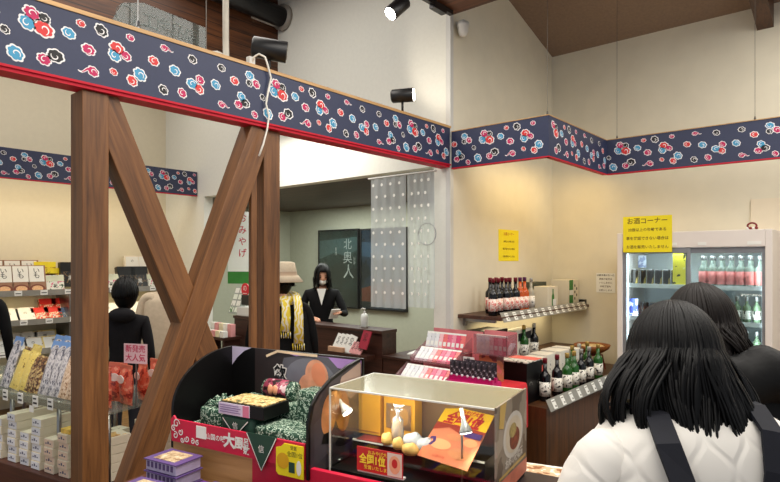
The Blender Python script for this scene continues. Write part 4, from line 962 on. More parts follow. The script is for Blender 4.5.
for x,y,n,nm in ((.42,-.22,2,'beside the tan and crimson joint'),(.60,-.32,1,'lying nearest on the ledge'),(1.02,-.14,2,'stack below the glass case right part')):
    for k in range(n): ipl(YB,x,y,LZ+.051*k,'violet box with yellow food print, %s from bottom, %s'%(ORD[k],nm))
# more yellow box with white circle
def cbox():
    t=thing('sweet_box','yellow box with white oval and violet fruit picture before the small red sign','box'); mb=MB(); mb.box(-.09,.09,-.06,.06,0,.06); mb.build('box_body',mat('mustard_carton',(222,168,40),.45),t,bevel=.002)
    mb=MB(); mb.T=Matrix.Translation((0,0,.061))@Matrix.Rotation(-PI/2,4,'X'); mb.flat(ell(0,0,.06,.035),0,0); mb.flat(ell(0,0,.025,.018),-.0006,1); mb.build('top_print',[paper,pur],t); return t
o=cbox(); o.location=iw(.78,-.16,LZ+.065); o.rotation_euler.z=IRZ; 
o2=carton('sweet_box','plain mustard carton under the white oval box','box',tuple(iw(.78,-.16,LZ)),.18,.12,.064,mat('mustard_carton',(222,168,40),.45),rz=IRZ)
# stacked boxes at the far right of the island
wb=printed('ivory_box_print',[(0,(120,90,70)),(.34,(226,220,208)),(.72,(206,190,160))],26.)
def wbox():
    t=thing('flat_box',None,'box'); mb=MB(); mb.box(-.10,.10,-.07,.07,0,.04); mb.build('box_body',mat('ivory_carton',(222,216,206),.5,var=.04),t,bevel=.002)
    mb=MB(); mb.box(-.08,.08,-.055,.055,.04,.0415); mb.build('top_print',printed('brown_box_print',[(0,(130,80,50)),(.42,(190,160,130)),(.55,(228,220,206))],22.),t)
    mb=MB(); mb.box(-.06,.0,-.0712,-.07,.01,.028); mb.build('side_print',ink,t); return t
WB=Proto(wbox,'flat ivory boxes at the right end of the display counter')
def ilY(px,py,yl):
    d=IMI.to_3x3()@ray(px,py); o=IMI@Vector((0,0,CAMZ)); t=(yl-o.y)/d.y; return o+d*t
# --- plinth with ivory boxes
pl=ithing('side_plinth','low dark plinth carrying flat ivory boxes behind the glass case','plinth',0,0,0)
mb=MB(); mb.box(1.10,1.62,.44,.84,.0,.72); mb.build('plinth_body',wd,pl)
for x,y,n,nm in ((1.28,.56,3,'stack beside the glass case'),(1.485,.53,2,'outer stack at the plinth corner')):
    for k in range(n): WB.place(iw(x,y,.721+.042*k),'flat ivory box, %s from bottom, %s'%(ORD[k],nm),rz=IRZ+.05*k)
# --- glass case
cg_=glass('case_glass',(246,248,247),.09); ctop=glass('case_top_glass',(225,225,215),.35,haze=.40,hazecol=(160,156,132),rough=.15)
cx0,cx1,cy0,cy1,cz0,cz1=.664,1.250,.094,.385,TZI,1.165
gc=ithing('glass_case','clear glass display case with cakes, yellow boxes and two small lamps','display case',0,0,0)
mb=MB(); mb.box(cx0,cx1,cy0,cy1,cz0,cz0+.012); mb.build('base_plate',bk,gc)
for nm,b in (('front_glass',(cx0,cx1,cy0,cy0+.004,cz0+.012,cz1)),('side_glass',(cx0,cx0+.004,cy0+.004,cy1,cz0+.012,cz1)),('side_glass',(cx1-.004,cx1,cy0+.004,cy1,cz0+.012,cz1))):
    mb=MB(); mb.box(*b); mb.build(nm,cg_,gc)
mb=MB(); mb.box(cx0,cx1,cy0,cy1,cz1,cz1+.005); mb.build('top_glass',ctop,gc)
edge=mat('acrylic_edge',(226,228,222),.2,var=.02)
mb=MB()
for (a,b) in (((cx0,cy0,cz1+.003),(cx1,cy0,cz1+.003)),((cx0,cy1,cz1+.003),(cx1,cy1,cz1+.003)),((cx0,cy0,cz1+.003),(cx0,cy1,cz1+.003)),((cx1,cy0,cz1+.003),(cx1,cy1,cz1+.003)),
  ((cx0,cy0,cz0),(cx0,cy0,cz1)),((cx1,cy0,cz0),(cx1,cy0,cz1))): mb.obox(a,b,.005,.005)
mb.build('edge_strip',edge,gc)
mb=MB(); mb.box(cx0+.01,cx1-.08,cy0+.13,cy1-.01,cz0+.012,.962,0); mb.box(cx0+.01,cx1-.08,cy0+.126,cy0+.132,.958,.964,1); mb.build('inner_step',[bk,edge],gc)
mb=MB(); mb.box(cx0+.008,cx1-.008,cy1-.012,cy1-.006,.962,1.14); mb.build('back_sheet',glass('amber_back',(225,205,150),.15,haze=.55,hazecol=(150,128,92)),gc)
# yellow folded boxes
yb=mat('golden_card',(222,160,30),.5,var=.05)
a=ilY(365,437,.345); b=ilY(387,400,.345); c=ilY(421,402,.35)
SZI=.963
mb=MB(); 
o=ithing('golden_box','golden yellow carton standing at the back left of the glass case','box',(a.x+b.x)/2,.325,SZI)
w=(b.x-a.x); mb.box(-w/2,w/2,-.03,.035,0,.155,0); mb.box(-w/2-.001,-w/2+.02,-.031,-.03,.0,.155,0); mb.build('carton_body',yb,o,bevel=.002)
mb=MB(); mb.box(-w/2+.005,w/2-.005,-.032,-.030,.008,.012); mb.build('side_line',mat('amber_line',(170,104,20),.5),o)
w=(c.x-b.x)-.012
o=ithing('golden_box','golden yellow carton standing at the back middle of the glass case','box',(b.x+c.x)/2+.006,.33,SZI)
mb=MB(); mb.box(-w/2,w/2,-.03,.03,0,.15); mb.build('carton_body',yb,o,bevel=.002)
mb=MB(); mb.pillow(w*.8,.09,.02,0,(0,-.035,.035)); mb.build('clear_bag',glass('cello',(240,236,220),.35,haze=.1),o)
# red cloth bit
o=ithing('red_tray_cloth','dark red cloth strip on the step before the golden cartons','cloth',.74,.25,SZI); mb=MB(); mb.box(-.05,.07,-.03,.03,0,.003); mb.build('cloth',mat('maroon_cloth',(120,30,20),.7),o)
# cakes
cake=mat('cake_crumb',(226,188,108),.6,var=.12,scale=60,bump=.3); foil=mat('white_wrap',(196,202,210),.35,var=.06,scale=50,bump=.4); cup=mat('dark_cup',(52,34,20),.5)
def bun(name,label,x,y,z,rx,ry,rz,m=cake,cup_=True,rot=0):
    t=ithing(name,label,'cake',x,y,z,rot)
    mb=MB(); mb.ball((0,0,rz*.75),rx,ry,rz,18,12,fn=lambda p,q: Vector((q.x,q.y,max(q.z,-rz*.7)))+Vector((0,0,.12*rz*math.sin(p.x*5)*max(0,p.z)))); mb.build('cake_body',m,t)
    if cup_: mb=MB(); mb.lathe([(rx*.55,0),(rx*.97,rz*.35)],n=18,sy=ry/rx); mb.build('paper_cup',cup,t)
    return t
P=ilY(387,434,.225); bun('cupcake','small round golden cake in a dark cup, leftmost on the step',P.x,.225,SZI,.021,.020,.024)
P=ilY(398,440,.20); bun('cupcake','small golden cake in the middle, before the upright bagged cake',P.x,.20,SZI,.020,.019,.023)
P=ilY(409,443,.16); bun('cupcake','wide golden cake in front of the white wrapped buns',P.x,.17,SZI,.030,.022,.022)
P=ilY(413,436,.245); bun('wrapped_bun','white wrapped bun on the step, left one',P.x,.245,SZI,.036,.028,.028,foil,False,.3)
P=ilY(427,438,.235); bun('wrapped_bun','white wrapped bun on the step, right one',P.x,.225,SZI,.034,.026,.026,foil,False,-.2)
P=ilY(397,425,.235)
o=ithing('bagged_cake','tall golden cake in a clear tied bag standing on the step','cake',P.x,.24,SZI)
mb=MB(); mb.box(-.017,.017,-.012,.012,0,.085); mb.build('cake_body',cake,o,bevel=.006)
mb=MB(); mb.loft([[(.022*math.cos(a)*k,.016*math.sin(a)*k,z) for a in [i*PI/6 for i in range(12)]] for k,z in ((1,0),(1.05,.05),(.9,.09),(.2,.105),(.7,.128))]); mb.build('clear_bag',glass('cello2',(244,244,244),.4,haze=.25,hazecol=(235,235,235)),o)
# poster leaning in case
a=ilY(417,455,.15); bpt=ilY(469,471,.125)
A=ilY(453,405,.37); B=ilY(495,415,.36)
t=thing('leaning_poster','orange and yellow poster with cake photo and big red lettering leaning in the glass case','poster',(0,0,0)); t.matrix_world
p0=iw(a.x,.15,max(a.z,.965)); 
BL=iw(*ilY(417,455,.16)); BR=iw(*ilY(467,471,.105)); TR=iw(*ilY(495,415,.34)); 
TL=BL+(TR-BR)*.98
ux=(BR-BL); w=ux.length; ux.normalize(); uz=(TL-BL); h=uz.length; uz=(uz-ux*uz.dot(ux)).normalized(); sh_=((TL-BL).dot(ux))
h=(TL-BL).dot(uz); n_=ux.cross(uz)  # towards -y? (x cross z = -y)
M_=Matrix((( ux.x,-n_.x,uz.x,BL.x),(ux.y,-n_.y,uz.y,BL.y),(ux.z,-n_.z,uz.z,BL.z),(0,0,0,1)))
t.matrix_world=M_; t.location=BL; t.rotation_euler=M_.to_3x3().to_euler()
def SK(P): return [(x*w+sh_*z,z*h) for x,z in P]
mb=MB(); mb.prism(SK([(0,0),(1,0),(1,1),(0,1)]),0,.003,0)
mb.flat(SK([(0,.62),(1,.62),(1,1),(0,1)]),-.001,1)
mb.flat(SK([(0,.5),(.3,.6),(.6,.52),(1,.62),(1,.66),(0,.66)]),-.0015,3)
for cx,cz,rx,rz,k in ((.3,.28,.22,.09,4),(.72,.2,.2,.09,5),(.5,.45,.16,.06,5),(.83,.42,.13,.07,4)):
    mb.flat(SK([(cx+rx*math.cos(a),cz+rz*math.sin(a)) for a in [i*PI/10 for i in range(20)]]),-.002,k)
stroke(mb,SK([(.12,.22),(.17,.30),(.14,.36),(.06,.34)]),.012,-.003,6); mb.flat(SK([(.66,.50),(.98,.50),(.98,.60),(.66,.60)]),-.003,6)
mb.text('全国1位',h*.25,w*.5+sh_*.76,h*.76,-.003,2,sx=.68,bold=.04); mb.text('おみやげ大賞',h*.09,w*.55+sh_*.93,h*.93,-.003,2,sx=.8,bold=.03); mb.text('山里の味',h*.05,w*.4+sh_*.07,h*.07,-.003,2)
mb.build('poster_print',[mat('poster_salmon',(206,120,84),.35,var=.12,scale=10),mat('poster_yellow',(246,196,20),.35,var=.03),mat('poster_red',(190,24,18),.35),mat('poster_rust',(150,44,20),.35),mat('poster_bun',(226,160,110),.35,var=.1),mat('poster_bun2',(200,130,88),.35,var=.1),mat('poster_violet',(70,40,110),.35)],t)
# goose-neck lamps
def glamp(x,y,zt,label,dx,lampdir):
    t=ithing('case_lamp',label,'lamp',x,y,cz0+.012)
    H=zt-cz0-.012
    mb=MB(); mb.lathe([(.016,0),(.016,.006),(.006,.01)],n=14); mb.build('foot',steel,t)
    mb=MB(); mb.tube([(0,0,.008),(0,0,H)],.0035,8); mb.build('stem',steel,t)
    b=Vector((0,0,H)); d=Vector(lampdir).normalized()
    mb=MB(); mb.tube([b-d*.012,b+d*.025,b+d*.036,b+d*.056,b+d*.062],[.006,.007,.011,.020,.021],18); mb.build('lamp_shade',white_p if dx else mat('lamp_silver',(190,192,192),.3,metal=.5),t)
    mb=MB(); c=b+d*.0615; mb.tube([c,c+d*.003],[.018,.018],18); mb.build('lamp_face',mat('case_bulb',(255,250,235),.4,emit=(255,248,232),estr=12),t)
    return t,b+d*.09
P=ilY(338,398,.17); l1,_=glamp(P.x,.17,P.z,'white spot lamp on a thin stem at the left of the glass case',1,(.75,-.1,-.75))
P=ilY(462,412,.15); l2,_=glamp(P.x,.15,P.z,'silver spot lamp on a thin stem at the right of the glass case',0,(.25,-.1,-.95))
# right side food picture
sp=ithing('side_picture','food photo of a white plate with meat, right end of the glass case','poster',cx1+.006,cy0-.01,0)
sp.rotation_euler.z=IRZ+PI/2
mb=MB(); H0,H1=.90,1.175; Wd=.305
mb.box(0,Wd,0,.006,H0,H1,0)
for P_,k,m_ in ((ell(.16,1.06,.10,.070),1,1),(ell(.16,1.06,.08,.056),2,2),(ell(.17,1.045,.05,.034),3,3),(ell(.15,1.075,.035,.022),4,4),([(0,H0),(Wd,H0),(Wd,.945),(0,.95)],1,5),([(.02,.955),(.29,.955),(.29,.965),(.02,.963)],2,6),([(.03,1.175),(.09,1.175),(.06,1.10),(.02,1.11)],2,6)):
    mb.flat(P_,-.0006*k,m_)
mb.text('お肉の味噌漬',.030,.16,.985,-.003,1,bold=.02); 
mb.build('print',[printed('food_photo_dark',[(0,(96,84,72)),(.45,(136,126,112)),(.6,(160,150,136))],8.),mat('plate_white',(204,200,192),.4),mat('plate_inner',(206,194,172),.4),mat('meat_brown',(126,58,34),.5,var=.4,scale=60),mat('veg_olive',(170,150,90),.5,var=.3,scale=60),mat('photo_salmon',(196,110,86),.5,var=.2,scale=20),mat('photo_gold',(190,160,90),.5)],sp)
# little sign in front of the case
P=ilY(380,463,.03)
fs=sign('standing_sign','small red horizontal sign with yellow lettering and hand photo before the glass case','sign',iw(P.x-.085,.03,P.z-.035),IRZ,.165,.075,['おみやげ大賞','','受賞いたしました'],mat('sign_crimson',(190,28,34),.5),[mat('sign_yellow',(250,216,60),.5),mat('sign_yellow',(250,216,60),.5)],.014)
mb=MB(); mb.text('全国1位',.032,.058,.038,-.002,0,sx=.85,bold=.035); mb.flat([(.112,.002),(.163,.002),(.163,.073),(.112,.073)],-.0015,2); mb.flat(ell(.138,.038,.02,.028),-.002,1); mb.flat(ell(.138,.042,.010,.014),-.0025,3); mb.build('picture',[mat('sign_yellow',(250,216,60),.5),skin_,mat('sign_pale',(220,200,190),.5),mat('sign_crimson',(190,28,34),.5)],fs)
mb=MB(); mb.box(.0,.165,.004,.02,-.006,0); mb.build('foot',mat('clear_edge',(200,204,204),.3),fs)
q=IMI@fs.location
sb=ithing('sign_block','dark block under the small red sign','block',q.x+.082,.052,TZI-.11); 
o=ithing('violet_card','small violet panel with white edge right of the small red sign','card',.90,.04,.86); 
mb=MB(); mb.box(0,.05,0,.004,0,.05,0); mb.box(.046,.05,-.001,0,0,.05,1); mb.build('card',[pur,paper],o)
bpy.data.objects.remove(sb)
# ================================================================ LEFT GONDOLA (same slant as the island)
GO=W(-1.473,2.9,0); GM=Matrix.Translation(GO)@Matrix.Rotation(IRZ,4,'Z'); GMI=GM.inverted()
def gw(x,y,z): return GM@Vector((x,y,z))
def gY(px,py,yl):
    d=GMI.to_3x3()@ray(px,py); o=GMI@Vector((0,0,CAMZ)); t=(yl-o.y)/d.y; return o+d*t
gd=thing('gondola_shelf','dark wooden gondola shelf with a glass upper shelf, left of the timber post','shelf unit',GO,IRZ)
gdw=wood('gondola_wood',(58,26,20),(86,44,32),axis='X')
mb=MB(); mb.box(-1.9,.02,0,.55,.0,.43); mb.build('base_cabinet',gdw,gd,bevel=.004)
mb=MB(); mb.box(-1.86,-.04,-.002,0,.05,.36); mb.build('front_panel',mat('gondola_inset',(70,34,26),.4),gd)
mb=MB(); mb.box(-1.9,.02,-.002,.55,.815,.825); mb.build('glass_shelf',glass('shelf_glass',(236,242,238),.15,haze=.10,hazecol=(200,206,200)),gd)
mb=MB(); mb.box(-1.9,.02,-.006,-.002,.812,.850); mb.build('front_rail',glass('rail_clear',(225,230,225),.25,haze=.3,hazecol=(180,178,160)),gd)
for x in (-1.5,-.98,-.5,-.06):
    mb=MB(); mb.cyl((x,.1,.43),(x,.1,.815),.012,n=10); mb.build('post',steel,gd); mb=MB(); mb.cyl((x,.45,.43),(x,.45,.815),.012,n=10); mb.build('post',steel,gd)
for px in (5,20,35,50):
    P=gY(px,393+.22*px,-.01); mb=MB(); mb.box(P.x-.025,P.x+.025,-.010,-.007,.80,.86,0); mb.box(P.x-.018,P.x+.018,-.011,-.010,.815,.825,1); mb.box(P.x-.018,P.x+.01,-.011,-.010,.84,.848,1); mb.build('price_tag',[paper,ink],gd)
P=gY(32,408,-.004); mb=MB(); mb.box(P.x-.02,P.x+.02,-.008,-.005,.765,.80); mb.build('price_tag',paper,gd)
# boxes on the lower deck
wbx=printed('white_crate_print',[(0,(140,140,160)),(.36,(228,228,230)),(.75,(210,214,224))],34.)
def longbox(nm,side,topc):
    def fn():
        t=thing('sweet_box',None,'box'); w,d,h=.088,.26,.046
        mb=MB(); mb.box(-w/2,w/2,0,d,0,h); mb.build('box_body',topc,t,bevel=.002)
        mb=MB(); mb.box(-w/2+.003,w/2-.003,-.001,0,.003,h-.003,0)
        for k in range(3): mb.box(-w/2+.014+.020*k,-w/2+.026+.020*k,-.0016,-.001,.018,.024+.008*(k%2),1)
        mb.build('end_print',[side,mat('navy_ink',(70,76,110),.6)],t)
        mb=MB(); mb.box(-.012,.012,.04,.22,h,h+.001); mb.build('top_print',printed('top_dark_print',[(0,(110,80,60)),(.45,(220,212,194))],18.),t)
        return t
    return fn
ivy=mat('ivory_top',(228,220,200),.5,var=.05)
L1=Proto(longbox('w',mat('end_white',(240,242,248),.5,var=.04,scale=40),ivy),'white ended sweet boxes on the gondola'); L2=Proto(longbox('c',mat('end_peach',(230,206,184),.5,var=.08,scale=40),ivy),'peach ended sweet boxes on the gondola')
cols=[(-3,5,L1),(11,6,L1),(23,4,L1),(35,6,L1),(48,4,L2),(62,5,L2),(80,5,L2)]
for ci,(px,n,pr_) in enumerate(cols):
    P=gY(px,440,.03)
    for k in range(n):
        pr_.place(gw(P.x,.03+.004*((k*7+ci)%3),.431+.0472*k),'%s ended sweet box, %s from bottom in the %s stack on the gondola deck'%('white' if pr_ is L1 else 'peach',ORD[k],ORD[ci]),rz=IRZ+.015*((k+ci)%3-1))
P=gY(63,430,.03)
o=carton('snack_bag','yellow snack pack lying on the rightmost peach box stack','bag',tuple(gw(P.x,.12,.431+.0472*5)),.075,.16,.025,mat('snack_yellow',(236,196,90),.5,var=.2,scale=40),rz=IRZ)
# right of post: boxes on same deck further right (return side)
P=gY(118,445,.06)
WB2=Proto(lambda:(lambda t:(t,[MB().box(-.06,.06,-.10,.10,0,.045).build('box_body',ivy,t,bevel=.002),MB().box(-.05,.05,-.08,.08,.045,.0465).build('top_print',printed('brown_box_print2',[(0,(180,120,60)),(.40,(226,180,110)),(.55,(232,224,206))],22.),t)])[0])(thing('flat_box',None,'box')),'flat boxes right of the left post')
for x,y,n,nm in ((-.13,.14,5,'front'),(-.06,.40,6,'rear')):
    for k in range(n): WB2.place(gw(x,y,.431+.047*k),'flat ivory sweet box, %s from bottom in the %s stack right of the left post'%(ORD[k],nm),rz=IRZ+.04*((k*3)%3-1)-.1)
# red/orange bags on side shelf
orb=printed('orange_bag_print',[(0,(150,40,30)),(.42,(222,100,74)),(.56,(236,150,120)),(.68,(196,66,50))],26.,.3)
def obag():
    t=thing('snack_bag',None,'bag'); mb=MB(); mb.pillow(.13,.20,.06,0); mb.build('bag_body',orb,t)
    mb=MB(); mb.prism(ell(.0,.14,.035,.022),-.034,-.030,0); mb.build('label',paper,t)
    mb=MB(); mb.box(-.06,.06,-.004,.004,.195,.215); mb.build('seal',mat('bag_seal',(230,120,90),.3),t); return t
OBG=Proto(obag,'orange snack bags on the side shelf')
for i,(x,y,r) in enumerate(((-.11,.10,.1),(-.055,.20,-.15),(-.05,.30,-.3),(-.15,.22,.2),(-.06,.40,-.1))):
    OBG.place(gw(x,y,.8265),'orange red snack bag at the right end of the glass shelf, %s from the post'%ORD[i],rz=IRZ+r)
P=atF(131,364,3.05)
t=sign('price_sign','pink and white price sign standing above the orange snack bags','sign',(P.x-.01,P.y+.06,P.z),IRZ+.25,.145,.105,['新発売','大人気'],mat('pink_sign',(244,200,206),.5,var=.03),[mat('hot_pink_ink',(214,40,90),.6),mat('hot_pink_ink',(214,40,90),.6)],.042)
mb=MB(); mb.cyl((.07,.01,-(P.z-.826)),(.07,.01,.02),.004,n=8); mb.build('stem',steel,t)
# bags on the glass shelf
def bag(name,w,h,d,body,label=None,ink_=None,seal=None,stripes=0):
    def fn():
        t=thing('snack_bag',None,'bag'); mb=MB(); mb.pillow(w,h,d,0,nv=9); mb.build('bag_body',body,t)
        if label: mb=MB(); mb.pillow(w*.62,h*.42,d*1.25,0,(0,-d*.02,h*.30),front=0); mb.build('label',label,t)
        if seal: mb=MB(); mb.box(-w/2,w/2,-.004,.004,h*.86,h*1.03); mb.build('header_card',seal,t)
        return t
    return Proto(fn)
ybg=bag('y',.10,.22,.035,printed('yellow_bag_print',[(0,(120,90,30)),(.36,(232,206,110)),(.6,(238,220,140))],60.,.35)); brg=bag('b',.09,.20,.035,printed('brown_bag_print',[(0,(60,40,28)),(.42,(130,90,56)),(.52,(214,190,130)),(.62,(150,100,60))],60.,.35))
slg=bag('s',.085,.28,.04,printed('silver_bag_print',[(0,(96,94,104)),(.40,(170,168,174)),(.5,(214,210,212)),(.64,(150,146,154))],75.,.25,(1,1,.5)),seal=mat('sky_blue_card',(110,150,206),.4,var=.1)); beg=bag('e',.085,.26,.04,printed('beige_bag_print',[(0,(150,110,80)),(.42,(216,186,156)),(.55,(232,210,188))],60.,.3))
GZ=.8262
for i,(px,pr_,nm,ty) in enumerate([(2,slg,'pale','silver'),(12,ybg,'','yellow'),(20,ybg,'','yellow'),(26,brg,'','brown'),(31,brg,'','brown'),(40,slg,'','silver'),(47,slg,'','silver'),(54,slg,'','silver'),(60,beg,'','beige'),(67,beg,'','beige')]):
    P=gY(px,392,.09); o=pr_.place(gw(P.x,.10,GZ+.004),'%s printed snack bag on the glass shelf, %s from the photo left edge'%(ty,ORD[i]),rz=IRZ+(.0))
    o.rotation_euler=(-.30,.12 if i in (1,2,3,4) else 0.04,IRZ); o.scale=(1.05,1,1.08)
for i,(px,pr_,ty) in enumerate([(16,brg,'brown'),(24,ybg,'yellow'),(43,slg,'silver'),(52,slg,'silver'),(64,beg,'beige')]):
    P=gY(px,380,.24); o=pr_.place(gw(P.x,.26,GZ+.004),'%s snack bag in the rear row on the glass shelf, %s of that row'%(ty,ORD[i])); o.rotation_euler=(-.25,.08,IRZ)
# ================================================================ WALL SHELVES LEFT
ws=thing('wall_shelves','pale three tier wall shelves full of packaged sweets along the cream wall','shelf unit',(0,0,0))
SY0,SY1=6.78,YL-.003
shm=mat('shelf_cream',(222,216,200),.6,var=.03)
ZS=[1.26,.955,.64,.33]
mb=MB(); mb.box(.9,XW-.02,YL-.02,YL-.002,.05,1.3); mb.build('back_panel',mat('shelf_back',(224,218,190),.7,var=.02),ws)
for i,z in enumerate(ZS):
    mb=MB(); mb.box(.9,XW-.02,SY0,YL-.02,z-.02,z); mb.build('shelf_board',shm,ws)
    mb=MB(); mb.box(.9,XW-.02,SY0-.02,SY0-.015,z-.025,z+.035); mb.build('price_rail',price,ws)
    x=1.75+.05*i
    while x<3.7:
        mb=MB(); mb.box(x,x+.07,SY0-.024,SY0-.021,z-.02,z+.032,0); mb.box(x+.01,x+.06,SY0-.0255,SY0-.0245,z,z+.008,1); mb.build('price_tag',[paper,ink],ws); x+=.24
for x in (.9,2.53,XW-.06): mb=MB(); mb.box(x,x+.03,SY0+.02,YL-.02,0,1.26); mb.build('upright',steel,ws)
def pk(name,w,h,d,main,accents,txt=None,art_=None):
    def fn():
        t=thing('sweet_package',None,'package'); mb=MB(); mb.box(-w/2,w/2,0,d,0,h); mb.build('package_body',main,t,bevel=.003)
        mb=MB()
        if art_=='card':
            mb.flat([(-w*.40,h*.40),(w*.40,h*.40),(w*.40,h*.97),(-w*.40,h*.97)],-.001,0); mb.text(txt or 'いも',w*.38,0,h*.70,-.0025,1,vertical=True)
            mb.flat(ell(0,h*.14,w*.42,h*.17,n=18),-.0015,2); mb.flat(ell(0,h*.15,w*.30,h*.11,n=14),-.0025,3)
        elif art_=='band':
            mb.flat([(-w*.5,h*.62),(w*.5,h*.62),(w*.5,h*.98),(-w*.5,h*.98)],-.001,0); mb.text(txt or '味',w*.28,0,h*.34,-.0015,1)
        elif art_=='plain':
            mb.flat([(-w*.42,h*.08),(w*.42,h*.08),(w*.42,h*.92),(-w*.42,h*.92)],-.001,0); mb.text(txt or 'の',w*.2,0,h*.6,-.002,1)
        mb.build('front_print',accents,t); return t
    return Proto(fn)
bri=mat('brick_brown',(120,56,34),.5); wafer=mat('food_cream',(224,176,130),.5,var=.2,scale=60)
CARD=pk('card',.18,.30,.06,mat('pack_umber',(150,110,84),.5,var=.1),[paper,ink,bri,wafer],'いも','card')
YELP=pk('yel',.22,.16,.07,printed('yellow_pack_print',[(0,(190,140,20)),(.40,(246,220,60)),(.62,(250,236,150))],16.),[mat('pk_yel',(250,226,40),.5),bri,paper,paper],'かし','band')
WHTP=pk('wht',.20,.20,.03,mat('pack_white',(232,230,222),.6,var=.04),[wl,mat('green_ink',(90,120,90),.6)],'の','plain')
REDP=pk('red',.17,.19,.05,printed('red_pack_print',[(0,(60,110,60)),(.40,(220,60,40)),(.52,(236,200,170)),(.62,(206,50,36))],22.),[mat('pk_red',(206,36,30),.5),paper,paper,paper],'実','band')
BLUP=pk('blu',.16,.17,.05,printed('blue_pack2',[(0,(40,50,70)),(.45,(90,110,140)),(.6,(190,196,200))],24.),[mat('pk_blue',(70,90,130),.5),paper,paper,paper],'海','band')
BLKP=pk('blk',.21,.28,.07,printed('black_pack_print',[(0,(14,12,12)),(.55,(110,84,50)),(.62,(30,26,24))],26.),[bk,paper,bri,wafer],'黒','band')
FLOW=pk('flow',.18,.19,.06,printed('flower_pack_print',[(0,(50,80,50)),(.40,(226,226,216)),(.58,(210,90,130))],22.),[mat('pk_leaf',(210,214,190),.5),ink,paper,paper],'花','band')
CREA=pk('crea',.19,.17,.04,printed('cream_pack_print',[(0,(170,140,110)),(.36,(236,226,206)),(.66,(226,206,190))],20.),[paper,ink],'の','plain')
YEL2=pk('yel2',.24,.17,.05,printed('gold_pack_print',[(0,(190,150,80)),(.42,(236,216,130)),(.66,(240,230,190))],18.),[paper,ink],'粟','plain')
def shelfrow(zi,seq,y,lean,where,zoff=.0):
    for i,(px,pr_,nm) in enumerate(seq):
        P=atY(px,300,y); o=pr_.place((P.x,y,ZS[zi]+.002+zoff),'%s, %s from left on the %s'%(nm,ORD[i],where)); o.rotation_euler=(-lean,0,0)
shelfrow(0,[(-14,CARD,'umber sweet pack with white card'),(5,CARD,'umber sweet pack with white card'),(22,CARD,'umber sweet pack with white card'),(38,CARD,'umber sweet pack with white card'),(56,FLOW,'flowery white pack'),(112,FLOW,'flowery white pack'),(128,BLKP,'black sweet pack with brown print'),(141,BLKP,'black sweet pack with brown print'),(155,FLOW,'flowery white pack')],6.84,.22,'top wall shelf front row')
shelfrow(0,[(-5,CARD,'tall umber pack'),(13,CARD,'tall umber pack'),(30,CARD,'tall umber pack')],7.02,.10,'top wall shelf, rear row',.05)
for i,(px,z,nm) in enumerate([(45,.17,'yellow pack stacked behind the flowery pack, left one'),(56,.10,'yellow pack stacked behind the flowery pack, right one'),(46,.0,'yellow pack standing low behind the umber packs')]):
    P=atY(px,300,7.04); YELP.place((P.x,7.04,ZS[0]+.002+z),nm+', top wall shelf')
P=atY(71,300,6.98); BLKP.place((P.x,6.98,ZS[0]+.05),'black sweet pack peeping out left of the timber post, top wall shelf',rx=-.1)
for i,px in enumerate((133,146,158)): P=atY(px,300,7.06); CREA.place((P.x,7.06,ZS[0]+.24),'pale crinkled pack, %s of three high up behind the black packs'%ORD[i],rx=-.2)
for i,px in enumerate((50,62)): REDP.place((atY(px,300,7.0).x,7.0,ZS[1]+.06),'red fruit pack in the rear of the second wall shelf, %s one'%('left','right')[i],rx=-.5)
shelfrow(1,[(-8,WHTP,'flat white pack'),(12,WHTP,'flat white pack'),(28,WHTP,'flat white pack'),(43,REDP,'red fruit pack'),(56,REDP,'red fruit pack'),(69,BLUP,'dark blue pack'),(112,WHTP,'flat white pack'),(128,CREA,'cream pack'),(142,WHTP,'flat white pack'),(154,WHTP,'flat white pack')],6.84,.75,'second wall shelf')
shelfrow(2,[(-12,CREA,'cream pack'),(4,CREA,'cream pack'),(20,CREA,'cream pack'),(35,CREA,'cream pack'),(56,YEL2,'pale gold pack'),(74,YEL2,'pale gold pack'),(112,CREA,'cream pack'),(126,WHTP,'flat white pack'),(141,CREA,'cream pack'),(156,YEL2,'pale gold pack')],6.84,.6,'third wall shelf')
shelfrow(2,[(-4,CREA,'cream pack'),(14,CREA,'cream pack'),(30,CREA,'cream pack'),(46,YEL2,'pale gold pack')],7.0,.3,'third wall shelf rear row',.03)
# items before centre wall (x 205-250 handled) ; white wall notice
# ================================================================ PEOPLE
skin=mat('skin',(214,160,130),.5,var=.05); hairm=mat('black_hair',(5,5,6),.5,spec=.22,var=.3,scale=40,stretch=(1,1,.15)); hairb=mat('brown_black_hair',(15,8,5),.5,spec=.22,var=.35,scale=40,stretch=(1,1,.15))
lipm=mat('lip',(176,96,88),.5); eyem=mat('eye_dark',(24,18,16),.2)
def skin_mesh(verts,edges,radii,sub=2):
    me=bpy.data.meshes.new('s'); me.from_pydata(verts,edges,[]); me.update()
    o=bpy.data.objects.new('s',me); COL.objects.link(o)
    md=o.modifiers.new('skin','SKIN'); md.use_smooth_shade=True
    for i,r in enumerate(radii):
        d=me.skin_vertices[0].data[i]; d.radius=(r if isinstance(r,tuple) else (r,r)); d.use_root=(i==0)
    s=o.modifiers.new('sub','SUBSURF'); s.levels=sub; s.render_levels=sub
    bpy.context.view_layer.update()
    m=bpy.data.meshes.new_from_object(o.evaluated_get(bpy.context.evaluated_depsgraph_get()))
    r=([tuple(v.co) for v in m.vertices],[tuple(p.vertices) for p in m.polygons])
    bpy.data.objects.remove(o); bpy.data.meshes.remove(me); bpy.data.meshes.remove(m); return r
def lim(a,b,c): return max(a,min(b,c))
